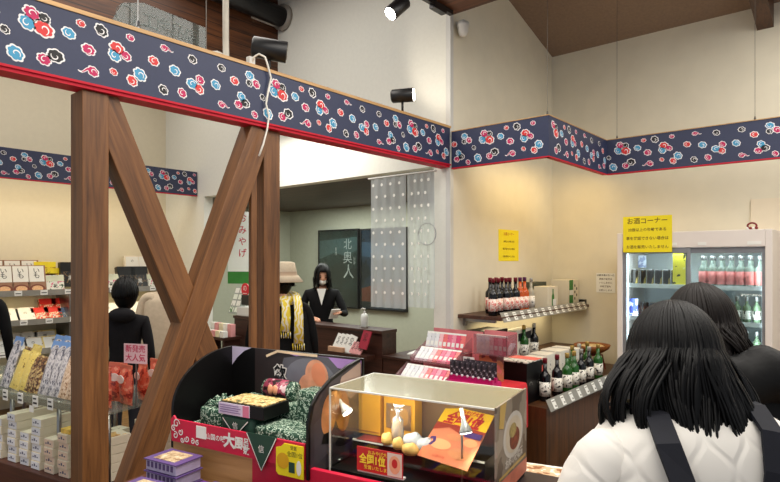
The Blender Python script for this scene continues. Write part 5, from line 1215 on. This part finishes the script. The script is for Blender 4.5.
def head_geo(mb,c,H,R,m_skin=0,m_eye=1,m_lip=2):
    """head of height H centred at c, facing local +y, R = rotation matrix"""
    T0=mb.T; mb.T=T0@Matrix.Translation(c)@R.to_4x4()
    a,b,h=H*.335,H*.42,H*.5
    def fn(p,q):
        x,y,z=q
        if z<0:
            t=-z/h; x*=1-.34*t**1.6; y=y*(1-.18*t) + .10*b*t*(1 if p.y>0 else .0)
        if p.y>.3: y*=.93
        g=math.exp(-((x/(a*.20))**2+((z+.10*h)/(h*.16))**2)) if p.y>0 else 0
        y+=g*.020*H/.23
        for sx in (-1,1):
            e=math.exp(-(((x-sx*a*.42)/(a*.25))**2+((z-.06*h)/(h*.10))**2)) if p.y>0 else 0
            y-=e*.008
        return Vector((x,y,z))
    mb.ball((0,0,0),a,b,h,28,20,m_skin,fn)
    for sx in (-1,1):
        mb.ball((sx*a*.42,b*.84,.05*h),a*.15,.006,h*.055,10,6,m_eye)
        stroke_pts=[(sx*a*.2,b*.9,.22*h),(sx*a*.42,b*.88,.26*h),(sx*a*.62,b*.75,.21*h)]; mb.tube(stroke_pts,[.002,.003,.0015],6,m_eye)
        mb.ball((sx*a*.98,-.02*b,-.02*h),.010,.022,.032,8,8,m_skin)
    mb.ball((0,b*.87,-.46*h),a*.26,.007,h*.045,10,6,m_lip)
    mb.T=T0
def hand_geo(mb,wr,d,up,s=1.,curl=.5,m=0,side=1):
    """five fingers beyond a palm; d = pointing direction, up = back of the hand"""
    d=Vector(d).normalized(); up=(Vector(up)-d*Vector(up).dot(d)).normalized(); x=d.cross(up)*side
    w=Vector(wr); L=.085*s
    rings=[]
    for t,hw,ht in ((-.02,.024,.018),(.15,.030,.016),(.5,.040,.015),(.9,.041,.013),(1.02,.036,.009)):
        c=w+d*L*t; rings.append([c+x*hw*s*math.cos(a)+up*ht*s*math.sin(a) for a in [i*PI/6 for i in range(12)]])
    mb.loft(rings,m)
    for k,(o,l) in enumerate(((-.030,.068),(-.010,.078),(.010,.074),(.029,.058))):
        p=w+d*L*.93+x*o*s; pts=[p]; dd=d.copy()
        for seg in (.45,.30,.25):
            dd=(dd*math.cos(curl*.6)-up*math.sin(curl*.6)).normalized(); p=p+dd*l*seg*s; pts.append(p)
        mb.tube(pts,[.0095*s,.0088*s,.008*s,.006*s],8,m)
    p=w+d*L*.25-x*.030*s; q=p+(d*.6-x*.75-up*.25).normalized()*.035*s; r=q+(d*.9-x*.25-up*.3).normalized()*.028*s
    mb.tube([w+d*L*.15-x*.015*s,p,q,r],[.012*s,.013*s,.011*s,.008*s],8,m)
def figure(name,label,loc,yaw,h,mats,lean=0.,arms=None,head_tilt=0.,head_yaw=0.,width=1.,neck_skin=True,kind='person',headH=.135):
    """standing person facing local +y, origin between the feet. mats: skin, eye, lip, top, trousers, shoes"""
    arms=arms or {}
    T=Matrix.Identity(3)
    def S(x,y,z): 
        # lean the upper body forward about the hips
        if z>.52:
            dz=z-.52; y2=y*math.cos(lean)+dz*math.sin(lean); z2=.52+dz*math.cos(lean)-y*math.sin(lean); y,z=y2,z2
        return (x*h*width if abs(x)>0 else 0,y*h,z*h)
    V=[];E=[];R=[]
    def v(p,r,par=None):
        V.append(p); R.append((r[0]*h,r[1]*h) if isinstance(r,tuple) else r*h)
        if par is not None: E.append((par,len(V)-1))
        return len(V)-1
    pel=v(S(0,0,.53),(.088,.062)); sp=v(S(0,.0,.61),(.078,.056),pel); ch=v(S(0,-.002,.70),(.092,.064),sp); uc=v(S(0,-.004,.775),(.088,.052),ch)
    nb=v(S(0,0,.835),(.034,.034),uc); nk=v(S(0,.008,.865),(.030,.032),nb)
    hands=[]
    for sx,k in ((-1,'L'),(1,'R')):
        A=arms.get(k)
        sh_=v(S(sx*.102,-.004,.795),.036,uc)
        if A: el,wr=[Vector(a)/h for a in A[:2]]; el=v(tuple(el*h),.026,sh_); w2=v(tuple(wr*h),.018,el)
        else: el=v(S(sx*.135,-.012,.63),.026,sh_); w2=v(S(sx*.140,.02,.49),.018,el)
        hands.append((Vector(V[w2]),Vector(V[w2])-Vector(V[el]),sx))
    for sx in (-1,1):
        hp_=v(S(sx*.05,0,.49),.052,pel); kn=v(S(sx*.052,.006,.275),.036,hp_); an=v(S(sx*.052,-.01,.055),.024,kn); v(S(sx*.056,.075,.024),.020,an)
    sv,sf=skin_mesh(V,E,R)
    mb=MB()
    top_z=.845*h*math.cos(lean) if neck_skin else 9
    for f in sf:
        pass
    base=len(mb.v); mb.v+=[tuple(p) for p in sv]
    nbz=V[nb][2]-.004*h
    for f in sf:
        c=sum((Vector(sv[i]) for i in f),Vector())/len(f)
        if c.z>nbz and (Vector((c.x,c.y))-Vector((V[nb][0],V[nb][1]))).length<.05*h: m=0
        elif c.z<.045*h: m=5
        elif c.z<.50*h and abs(c.x)<.115*h*width: m=4
        else: m=3
        mb.f.append(tuple(i+base for i in f)); mb.m.append(m); mb.sm.append(True)
    for w_,d,sx in hands: hand_geo(mb,w_+d.normalized()*.004,d,(sx,.2,.1) if not arms else (0,0,1),h/1.65,.5,0,sx)
    HH=headH*h; hr=Matrix.Rotation(head_yaw,3,'Z')@Matrix.Rotation(-head_tilt,3,'X')
    hc=Vector(V[nk])+hr@Vector((0,.012*h,HH*.44))
    head_geo(mb,hc,HH,hr)
    root=mb.build(name,mats); root.location=loc; root.rotation_euler.z=yaw
    tag(root,label,kind)
    return root,hc,hr,HH,V
def hair_cap(parent,hc,hr,HH,m,length=0.,name='hair',nst=120,scale=1.0,spread=1.,fringe=True,seed=1,flare=0.,lenvar=.25,part=0):
    """shell over the skull plus many tapering locks"""
    rnd=random.Random(seed); mb=MB(); mb.T=Matrix.Translation(hc)@hr.to_4x4()
    a,b,h=HH*.335*1.13*scale,HH*.42*1.12*scale,HH*.5*1.10*scale
    def fn(p,q):
        # open the face
        if p.y>.35 and p.z<.42: q=Vector((q.x,min(q.y,b*.30),q.z))
        if p.z<-.2: q=Vector((q.x*.97,q.y*.95,q.z))
        return q
    mb.ball((0,-.03*HH,.03*HH),a,b,h,30,18,0,fn)
    for i in range(nst):
        az=rnd.uniform(0,2*PI) if not fringe else rnd.uniform(0,2*PI)
        face=math.sin(az)>.55
        t0=rnd.uniform(.05,.9); pts=[];rad=[]
        end_t=1.75 if not face else (1.05 if abs(math.cos(az))<.45 else 1.5)
        w=rnd.uniform(.006,.011)*HH/.22
        n=9
        for k in range(n):
            t=t0+(end_t-t0)*k/(n-1); R_=1.02+rnd.uniform(0,.012)
            st,ct=math.sin(min(t,PI/2+.25)),math.cos(min(t,PI/2+.25))
            pts.append(Vector((a*R_*st*math.cos(az),-.03*HH+b*R_*st*math.sin(az),.03*HH+h*R_*ct))); rad.append(w)
        if length>0 and not face or (length>0 and abs(math.cos(az))>.5):
            p=pts[-1]; L_=length*(1-lenvar*rnd.random()); drift=rnd.uniform(-1,1); m_=8
            out=Vector((math.cos(az),math.sin(az),0))
            for k in range(1,m_+1):
                s=k/m_
                q=p+out*(flare*math.sin(s*1.8)*.06+ .012*math.sin(s*5+drift*3))+Vector((drift*.02*s,0,-L_*s))
                pts.append(q); rad.append(w*(1.0-.85*s**2))
        else: rad[-1]=w*.3; rad[-2]=w*.6
        mb.tube(pts,rad,6,0,flatk=.55)
    return mb.build(name,m,parent)
blk_c=mat('black_coat',(9,9,11),.8,spec=.2,var=.15,scale=30,bump=.1); char_c=mat('charcoal_hoodie',(26,25,28),.85,spec=.2,var=.1,scale=30,bump=.1); beige_c=mat('beige_coat',(196,178,152),.8,var=.06,scale=30,bump=.1)
shoe=mat('black_shoe',(16,15,15),.4); jean=mat('dark_trousers',(34,36,46),.8,var=.1)
def put(px,py,f): p=atF(px,py,f); return (p.x,p.y,0)
ALL=lambda top,tr=jean: [skin,eyem,lipm,top,tr,shoe]
YV=lambda a: a  # world yaw: +y facing
# 1 boy/customer with black hair and hoodie, seen from behind/side
loc=put(125,300,4.45)
r,hc,hr,HH,V=figure('person','person with short black hair and black hooded jacket seen from behind at the left shelves',loc,-.75,1.43,ALL(char_c),headH=.165,width=1.0,head_tilt=-.12)
hair_cap(r,hc,hr,HH,hairm,0,nst=110,seed=3)
mb=MB(); mb.T=Matrix.Translation((0,-.05,1.43*.815)); mb.ball((0,-.02,.02),.10,.07,.06,16,10); mb.build('hood',char_c,r)
# 2 person in beige coat, partly behind the brace
loc=put(166,300,5.3)
r,hc,hr,HH,V=figure('person','person in a pale beige coat standing behind the diagonal brace at the left shelves',loc,-.5,1.60,ALL(beige_c),headH=.135,width=1.1)
hair_cap(r,hc,hr,HH,hairm,0.05,nst=80,seed=5)
mb=MB(); rings=[]
for z,a,b in ((.62,.25,.19),(.80,.235,.18),(1.05,.21,.15),(1.22,.20,.13),(1.30,.14,.10)):
    rings.append([(a*math.cos(t)*(1+.02*math.sin(7*t)),b*math.sin(t),z) for t in [i*2*PI/28 for i in range(28)]])
mb.loft(rings); mb.build('coat',beige_c,r)
# 3 person at the far left edge
loc=put(-24,290,4.6)
r,hc,hr,HH,V=figure('person','person in black at the left edge of the photo, only a dark head side showing',loc,-.6,1.59,ALL(blk_c),width=1.05)
hair_cap(r,hc,hr,HH,hairm,.10,nst=90,seed=6)
# 4 hat wearer
loc=put(282,300,4.55)
r,hc,hr,HH,V=figure('person','person in black coat, beige bucket hat and yellow striped scarf at the register',loc,-.85,1.555,ALL(blk_c,blk_c),width=1.2,headH=.14)
hair_cap(r,hc,hr,HH,hairm,0.03,nst=90,seed=8)
mb=MB(); mb.T=Matrix.Translation(hc)@hr.to_4x4()
mb.lathe([(.0,.155),(.07,.154),(.098,.145),(.112,.075),(.116,.05),(.125,.045),(.165,-.005),(.160,-.008),(.118,.038),(.108,.04)],(0,-.01,0),30,ms=[0,0,0,1,1,0,0,0,0]); mb.build('bucket_hat',[mat('hat_beige',(206,190,164),.8,var=.06,scale=50,bump=.2),mat('hat_band',(180,156,130),.8)],r)
mb=MB(); rings=[]
for z,a,b in ((.55,.27,.21),(.80,.26,.20),(1.05,.24,.17),(1.20,.22,.14),(1.27,.15,.11)):
    rings.append([(a*math.cos(t)*(1+.02*math.sin(6*t)),b*math.sin(t),z) for t in [i*2*PI/28 for i in range(28)]])
mb.loft(rings); mb.build('coat',blk_c,r)
ys=bpy.data.materials.new('yellow_scarf'); ys.use_nodes=True; nt=ys.node_tree; N=nt.nodes; L=nt.links; b_=N['Principled BSDF']; b_.inputs['Roughness'].default_value=.85
tc=N.new('ShaderNodeTexCoord'); wv=N.new('ShaderNodeTexWave'); wv.inputs['Scale'].default_value=11; wv.inputs['Distortion'].default_value=14; wv.bands_direction='X'; rp=N.new('ShaderNodeValToRGB'); rp.color_ramp.elements[0].position=.45; rp.color_ramp.elements[1].position=.6
rp.color_ramp.elements[0].color=lin((232,206,60)); rp.color_ramp.elements[1].color=lin((238,232,208)); L.new(tc.outputs['Object'],wv.inputs['Vector']); L.new(wv.outputs['Color'],rp.inputs['Fac']); L.new(rp.outputs['Color'],b_.inputs['Base Color'])
mb=MB(); nz=1.335
mb.tube([(.115*math.cos(a),.09*math.sin(a)-.01,nz-.03+.02*math.sin(a)) for a in [i*2*PI/16 for i in range(17)]],.038,10)
for k,(sx,l,xo) in enumerate(((.055,.27,.0),(.15,.36,.01))):
    P=[(sx-.02,-.10,nz-.01),(sx,-.155,nz-.06),(sx+.01,-.185,nz-.16),(sx+xo,-.195,nz-l)]
    mb.tube(P,[.03,.032,.034,.038],10,flatk=.35)
    for j in range(6): x=sx+xo-.045+.017*j; mb.tube([(x,-.195,nz-l),(x+.003,-.195,nz-l-.05)],.004,5)
mb.build('scarf',ys,r)
# 5 clerk
loc=put(322,290,6.35)
arms={'L':((-.26,.10,1.02),(-.20,.34,1.06)),'R':((.25,.06,1.0),(.10,.28,1.0))}
# clerk looks towards the hat wearer (world -x,-y side)
ck,hc,hr,HH,V=figure('person','clerk in black jacket and white mask behind the register counter, holding a white paper',loc,2.35,1.56,ALL(blk_c,blk_c),arms=arms,head_tilt=.28,head_yaw=.15,headH=.14)
hair_cap(ck,hc,hr,HH,hairm,.16,nst=120,seed=11,scale=1.05)
mb=MB(); mb.T=Matrix.Translation(hc)@hr.to_4x4(); a,b,h=HH*.335,HH*.42,HH*.5
mb.ball((0,b*.10,-.42*h),a*.80,b*.93,h*.44,16,10,0,lambda p,q: Vector((q.x,max(q.y,b*.1),q.z))); mb.build('face_mask',paper,ck)
mb=MB(); mb.prism([(-.05,1.30),(.05,1.30),(.0,1.12)],.105,.112,0); mb.build('white_blouse_neck',paper,ck)
mb=MB(); hp_=Vector((.0,.40,1.05)); mb.T=Matrix.Translation((-.14,.42,1.03))@Matrix.Rotation(.5,4,'Z')@Matrix.Rotation(-.6,4,'X'); mb.box(-.05,.05,-.003,.003,-.03,.09)
o=mb.build('receipt',paper); o.location=loc; o.rotation_euler.z=2.35; tag(o,'white slip of paper held in the clerk\'s hand','paper')
# ================================================================ FOREGROUND CUSTOMERS
def quilt():
    m=bpy.data.materials.new('quilted_white'); m.use_nodes=True; nt=m.node_tree; N=nt.nodes; L=nt.links; b=N['Principled BSDF']; b.inputs['Roughness'].default_value=.7
    tc=N.new('ShaderNodeTexCoord'); sp=N.new('ShaderNodeSeparateXYZ'); L.new(tc.outputs['Object'],sp.inputs[0])
    def math_(op,a,b_=None,c=None):
        n=N.new('ShaderNodeMath'); n.operation=op
        for i,x in enumerate((a,b_,c)):
            if x is None: continue
            if isinstance(x,(int,float)): n.inputs[i].default_value=x
            else: L.new(x,n.inputs[i])
        return n.outputs[0]
    X,Y,Z=sp.outputs; p=.085; q=.13
    s=math_('MULTIPLY',math_('SINE',math_('MULTIPLY',Z,2*PI/q)),.25)
    u=math_('MULTIPLY',X,1/p)
    def line(off,sgn):
        e=math_('ADD',math_('MULTIPLY_ADD',s,sgn,u),50+off); f=math_('FRACT',e); d=math_('ABSOLUTE',math_('SUBTRACT',f,.5)); return math_('SUBTRACT',.5,d)  # 0 at the line
    d=math_('MINIMUM',line(0,1),line(.5,-1))
    pf_=N.new('ShaderNodeMapRange'); pf_.inputs[2].default_value=.16; L.new(d,pf_.inputs[0]); pf_.interpolation_type='SMOOTHSTEP'
    nz=N.new('ShaderNodeTexNoise'); nz.inputs['Scale'].default_value=14; L.new(tc.outputs['Object'],nz.inputs['Vector'])
    hgt=math_('MULTIPLY_ADD',nz.outputs['Fac'],.35,pf_.outputs[0])
    bp=N.new('ShaderNodeBump'); bp.inputs['Strength'].default_value=.4; bp.inputs['Distance'].default_value=.006; L.new(hgt,bp.inputs['Height']); L.new(bp.outputs['Normal'],b.inputs['Normal'])
    b.inputs['Base Color'].default_value=lin((228,224,216)); return m
quiltm=quilt()
def torso(parent,name,m,rings,cx=0,cy=0,n=40,mods=None):
    mb=MB(); R=[]
    for z,a,b,yo in rings:
        rg=[]
        for i in range(n):
            t=2*PI*i/n; c,s=math.cos(t),math.sin(t); e=.82
            rg.append((cx+a*math.copysign(abs(c)**e,c),cy+yo+b*math.copysign(abs(s)**e,s),z))
        R.append(rg)
    mb.loft(R); o=mb.build(name,m,parent); s=o.modifiers.new('s','SUBSURF'); s.levels=1; s.render_levels=1; return o
def sleeve(parent,m,pts,rad):
    mb=MB(); mb.tube(pts,rad,16); o=mb.build('sleeve',m,parent); s=o.modifiers.new('s','SUBSURF'); s.levels=1; s.render_levels=1
# front: white quilted jacket
FD_=1.22; px=698
loc=put(px,300,FD_)
yaw1=math.atan2(-CS,CC)-math.pi/2  # helper, not used
view_yaw=math.atan2(CS,CC)-PI/2    # facing straight away from the camera
r,hc,hr,HH,V=figure('person','person with long black hair and white quilted jacket seen from behind in the right foreground',loc,view_yaw+.12,1.50,ALL(quiltm),head_tilt=.22,width=1.15,lean=.05,headH=.145)
r_front=r
torso(r,'quilted_jacket',quiltm,[(.70,.235,.17,.0),(.85,.24,.17,.0),(1.02,.245,.168,.0),(1.14,.245,.16,.0),(1.20,.232,.150,.005),(1.245,.20,.135,.01),(1.275,.155,.115,.015),(1.292,.11,.098,.02),(1.315,.082,.085,.025),(1.36,.078,.080,.03)])
for sx in (-1,1): sleeve(r,quiltm,[(sx*.155,0,1.21),(sx*.205,0,1.185),(sx*.25,-.005,1.10),(sx*.275,-.01,.98),(sx*.285,.02,.84),(sx*.275,.07,.72)],[.07,.076,.076,.070,.062,.052])
strap=mat('navy_strap',(18,20,30),.75,spec=.3,var=.1,scale=60)
bagp=thing('shoulder_bag','dark navy backpack straps over the white quilted jacket','bag',loc,view_yaw+.12)
def strapm(P,w,nm='strap'):
    mb=MB(); 
    vs=[];fs=[]
    P=[Vector(p) for p in P]
    for i,p in enumerate(P):
        d=(P[min(i+1,len(P)-1)]-P[max(i-1,0)]).normalized(); nrm=Vector((p.x*.3,p.y,0.25)).normalized(); s=d.cross(nrm).normalized()
        for a,bb in ((-1,0),(1,0),(1,1),(-1,1)): vs.append(p+s*a*w/2+nrm*.008*bb)
    for i in range(len(P)-1):
        for j in range(4): fs.append((i*4+j,i*4+(j+1)%4,(i+1)*4+(j+1)%4,(i+1)*4+j))
    mb.add(vs,fs,0,False); return mb.build(nm,strap,bagp)
SP1=[(-.125,.10,1.275),(-.125,.02,1.292),(-.125,-.055,1.285),(-.145,-.120,1.25),(-.14,-.158,1.19),(-.125,-.178,1.10),(-.09,-.183,1.0),(-.07,-.185,.90)]
SP2=[(.085,.10,1.285),(.085,.02,1.305),(.085,-.055,1.30),(.065,-.125,1.267),(.045,-.158,1.20),(.015,-.178,1.10),(-.01,-.183,1.0),(-.02,-.185,.90)]
strapm(SP1,.045); strapm(SP2,.042)
mb=MB(); mb.tube([(-.04,-.19,1.02),(-.03,-.20,1.10),(.02,-.205,1.135),(.07,-.20,1.12),(.11,-.19,1.06),(.12,-.185,.98)],.008,10,flatk=.6); mb.build('handle',strap,bagp)
mb=MB(); mb.box(-.14,.16,-.30,-.185,.60,.98); o=mb.build('pack_body',strap,bagp,bevel=.03)
hairA=dict(part=0)
def long_hair(parent,hc,hr,HH,m,tilt,seed,n,zend,wid,flare):
    rnd=random.Random(seed); mb=MB(); T=Matrix.Translation(hc)@hr.to_4x4(); mb.T=T
    a,b,h=HH*.335*1.22,HH*.42*1.2,HH*.5*1.12
    mb.ball((0,-.02*HH,.02*HH),a,b,h,32,20,0,lambda p,q: Vector((q.x,min(q.y,b*.55) if (p.y>.80 and p.z<.2 and abs(p.x)<.5) else q.y,q.z)))
    # curtain of hair behind (shell)
    rings=[]
    for z,k,w_ in ((.10,.90,.93),(-.1,.96,.98),(-.3,.96,1.02),(-.5,.92,1.04),(-.66,.86,1.0)):
        rings.append([(a*w_*1.0*math.cos(t),-.02*HH+b*k*math.sin(t),z*HH) for t in [PI*1.02+i*(PI*.96)/18 for i in range(19)]]+[(a*w_*.8*math.cos(t),-.02*HH+b*k*.75*math.sin(t),z*HH) for t in [PI*1.98-i*(PI*.96)/18 for i in range(19)]])
    mb.loft(rings)
    def path(az,s0,L_,dr,fl,Rk,w):
        pts=[];rad=[]
        for k in range(9):
            t=s0+(PI/2-.08-s0)*k/8
            pts.append(Vector((a*Rk*math.sin(t)*math.cos(az),-.02*HH+b*Rk*math.sin(t)*math.sin(az),.02*HH+h*Rk*math.cos(t)))); rad.append(w*(.5+.5*k/8))
        p=pts[-1]; sx=1 if p.x>0 else -1; side=abs(math.cos(az))
        for k in range(1,12):
            s=k/11
            pts.append(p+Vector((sx*side*fl*.045*math.sin(s*2.6)+dr*.03*s*s+.008*math.sin(s*6+dr*5),-.030*math.sin(s*2)*(1-side)-.012*s*s+.010*math.sin(s*5+dr*4),-L_*s)))
            rad.append(w*(1-.85*s**2.5))
        return pts,rad
    NC=46
    for c_ in range(NC):
        azc=-PI*1.15+(PI*1.30)*(c_+rnd.uniform(-.4,.4))/NC
        Lc=zend*(.82+.35*rnd.random()); drc=rnd.uniform(-1,1); flc=flare*(.3+.9*rnd.random())
        cp,_=path(azc,.12,Lc,drc,flc,1.02+.03*rnd.random(),.005)
        for i in range(n//NC):
            w=rnd.uniform(.0022,.0055); dz=rnd.gauss(0,.085)
            P,R=path(azc+dz,rnd.uniform(.03,.6),Lc*rnd.uniform(.85,1.03),drc+rnd.uniform(-.25,.25),flc,1.015+rnd.uniform(0,.03),w)
            for k in range(9,20):
                s=((k-8)/11)**1.3*.75; P[k]=P[k].lerp(cp[k],s)
            mb.tube(P,R,5,0,flatk=.6)
    return mb.build('hair',m,parent)
long_hair(r,hc+Vector((-.008,0,-.005)),hr@Matrix.Rotation(.08,3,'Y'),HH,hairm,0,21,900,.245,1,1.5)
# behind: black coat, dark brown hair
loc=put(752,300,1.62)
r,hc,hr,HH,V=figure('person','person with dark brown hair and black coat, just beyond the white jacket wearer',loc,view_yaw-.15,1.52,ALL(blk_c,blk_c),head_tilt=.1,width=1.2,headH=.145)
bc=mat('black_puffer',(8,8,9),.65,spec=.25,var=.2,scale=14,bump=.5)
torso(r,'puffy_coat',bc,[(.60,.235,.17,.0),(.90,.235,.17,.0),(1.05,.235,.16,.0),(1.16,.225,.15,.0),(1.22,.21,.14,.0),(1.265,.19,.13,.0),(1.30,.14,.115,.0),(1.335,.10,.10,.0)])
for sx in (-1,1): sleeve(r,bc,[(sx*.15,0,1.23),(sx*.19,0,1.215),(sx*.235,-.005,1.13),(sx*.25,-.01,1.0),(sx*.26,.02,.86),(sx*.25,.07,.72)],[.07,.078,.078,.07,.062,.05])
mb=MB(); mb.ball((.06,-.11,1.29),.20,.08,.075,22,12,0,lambda p,q: q+Vector((0,0,.012*math.sin(p.x*9)))); mb.build('hood',bc,r)
long_hair(r,hc,hr,HH,hairb,0,31,560,.13,1,.4)

r.rotation_euler.y=-.085
# ================================================================ LIGHT, WORLD, CAMERA
def area(name,loc,rot,sx,sy,power,col=(255,249,240)):
    l=bpy.data.lights.new(name,'AREA'); l.shape='RECTANGLE'; l.size=sx; l.size_y=sy; l.energy=power; l.color=lin(col)[:3]
    o=bpy.data.objects.new(name,l); COL.objects.link(o); o.location=loc; o.rotation_euler=rot; return o
def spot(name,loc,aim,power,ang=1.2,col=(255,240,220),blend=.6,r=.04):
    l=bpy.data.lights.new(name,'SPOT'); l.energy=power; l.spot_size=ang; l.spot_blend=blend; l.color=lin(col)[:3]; l.shadow_soft_size=r
    o=bpy.data.objects.new(name,l); COL.objects.link(o); o.location=loc; o.rotation_euler=Vector(aim).to_track_quat('-Z','Y').to_euler(); return o
area('shop_ceiling_light',(1.6,.6,3.5),(0,0,0),3.6,3.0,135)
area('right_ceiling_light',(4.5,-.6,3.7),(0,0,0),1.0,2.2,72)
area('left_ceiling_light',(1.6,5.6,4.2),(0,0,0),3.6,1.6,62)
area('left_aisle_light',(1.4,3.9,4.3),(0,0,0),3.2,1.4,70)
area('left_shelf_strip',(2.0,6.62,2.45),(.35,0,0),3.0,.08,10,(255,222,160))
area('shelf_strip_mid',(2.4,6.85,1.22),(0,0,0),2.6,.1,4,(255,232,190))
area('right_cove_strip',(4.9,2.2,2.5),(.2,0,0),1.2,.10,7,(255,216,140))
area('right_cove_strip_wall',(5.35,.9,2.5),(0,-.2,0),.10,2.2,.6,(255,232,190))
area('under_shelf_strip',(4.9,2.55,1.08),(0,0,0),1.4,.05,2.2,(255,232,180))
area('backroom_light',(5.0,5.0,2.37),(0,0,0),1.0,2.6,75,(240,244,236))
area('register_light',(3.4,4.2,2.9),(0,0,0),.6,1.2,18)
spot('front_spot_counter',(1.0,1.3,3.4),(.45,.35,-2.3),165,1.1)
p=W(-1.55,3.0,0); spot('gondola_fill_spot',(p.x-.5,p.y-.5,3.3),(.45,.45,-2.6),115,.9)  # added fill from an unseen source, brightens the boxes on the gondola
spot('beam_spot',(3.3,2.9,2.9),(.6,-.3,.4),8,1.6)
l=iw(.80,.16,1.10)
for i,(x,y,z) in enumerate(((.78,.17,1.09),(1.17,.14,1.04))):
    p=iw(x,y,z); spot('case_lamp_beam',p,(IM.to_3x3()@Vector((.5,.2,-.9))),1.1,2.4,r=.02)
area('case_fill',iw(.93,.13,1.155),Vector((IM.to_3x3()@Vector((0,.55,-.6)))).to_track_quat('-Z','Y').to_euler(),.5,.03,1.1,(255,246,230))  # added fill light under the case top, brightens the golden cartons
area('fridge_light',(5.22,1.17,1.66),(0,0,0),.1,.9,3.5,(236,246,255))
for y in (.72,1.63): area('fridge_side_light',(5.20,y,1.1),(0,-PI/2*1.0,0),1.2,.05,1.6,(236,246,255))
w=bpy.data.worlds.new('World'); scene.world=w; w.use_nodes=True
bg=w.node_tree.nodes['Background']; bg.inputs[0].default_value=lin((236,240,246)); bg.inputs[1].default_value=.55
cam=bpy.data.cameras.new('Camera'); co=bpy.data.objects.new('Camera',cam); COL.objects.link(co); scene.camera=co
cam.sensor_fit='HORIZONTAL'; cam.sensor_width=36; cam.lens=36*F/780; cam.shift_y=(HZ-241)/780.; cam.clip_start=.05
co.location=(0,0,CAMZ); co.rotation_euler=(PI/2,0,math.atan2(CS,CC)-PI/2)
scene.view_settings.view_transform='Standard'; scene.view_settings.look='None'; scene.view_settings.exposure=0.; scene.view_settings.gamma=1
scene.cycles.max_bounces=8; scene.cycles.transparent_max_bounces=24; scene.cycles.use_denoising=True
# repeats of one kind carry one group phrase
GR={'sweet_package':'packaged sweets on the wall shelves','snack_bag':'snack bags on the gondola glass shelf','sweet_box':'stacked sweet boxes in the foreground','flat_box':'flat ivory sweet boxes in stacks',
 'slim_packet':'slim packets in the pink racks','drink_can':'cans in the fridge','glass_bottle':'bottles in the fridge','sake_bottle':'sake bottles on the right counter and shelf','wine_bottle':'wine bottles on the right counter and shelf',
 'wrapped_gift':'green cloth wrapped gifts on the deck','leaflet':'leaflets in the dark stand','small_goods_box':'small boxes on the goods stand','cupcake':'golden cakes in the glass case','wrapped_bun':'white wrapped buns in the glass case',
 'golden_box':'golden cartons in the glass case','booklet':'slim white booklets under the wall shelf','bottle_carton':'ivory cartons on the sake counter','gift_carton':'cartons on the wall shelf','spotlight':'black spotlights','timber_post':'timber posts under the cloud beam',
 'timber_brace':'timber braces under the cloud beam','acrylic_rack':'acrylic racks of the packet tower','case_lamp':'lamps in the glass case','paper_stack':'paper stacks on the side desk','framed_poster':'posters in the back room','charm_pack':'charm packs before the raised clear box','gift_box':'gift boxes at the left end of the sake counter','display_carton':'display cartons on the rear step','blue_pack':'blue packs in the fridge','hanging_cloud_panel':'hanging cloud panels'}
for o in COL.objects:
    if o.parent is None and 'label' in o:
        k=o.name.split('.')[0]
        if k in GR: o['group']=GR[k]
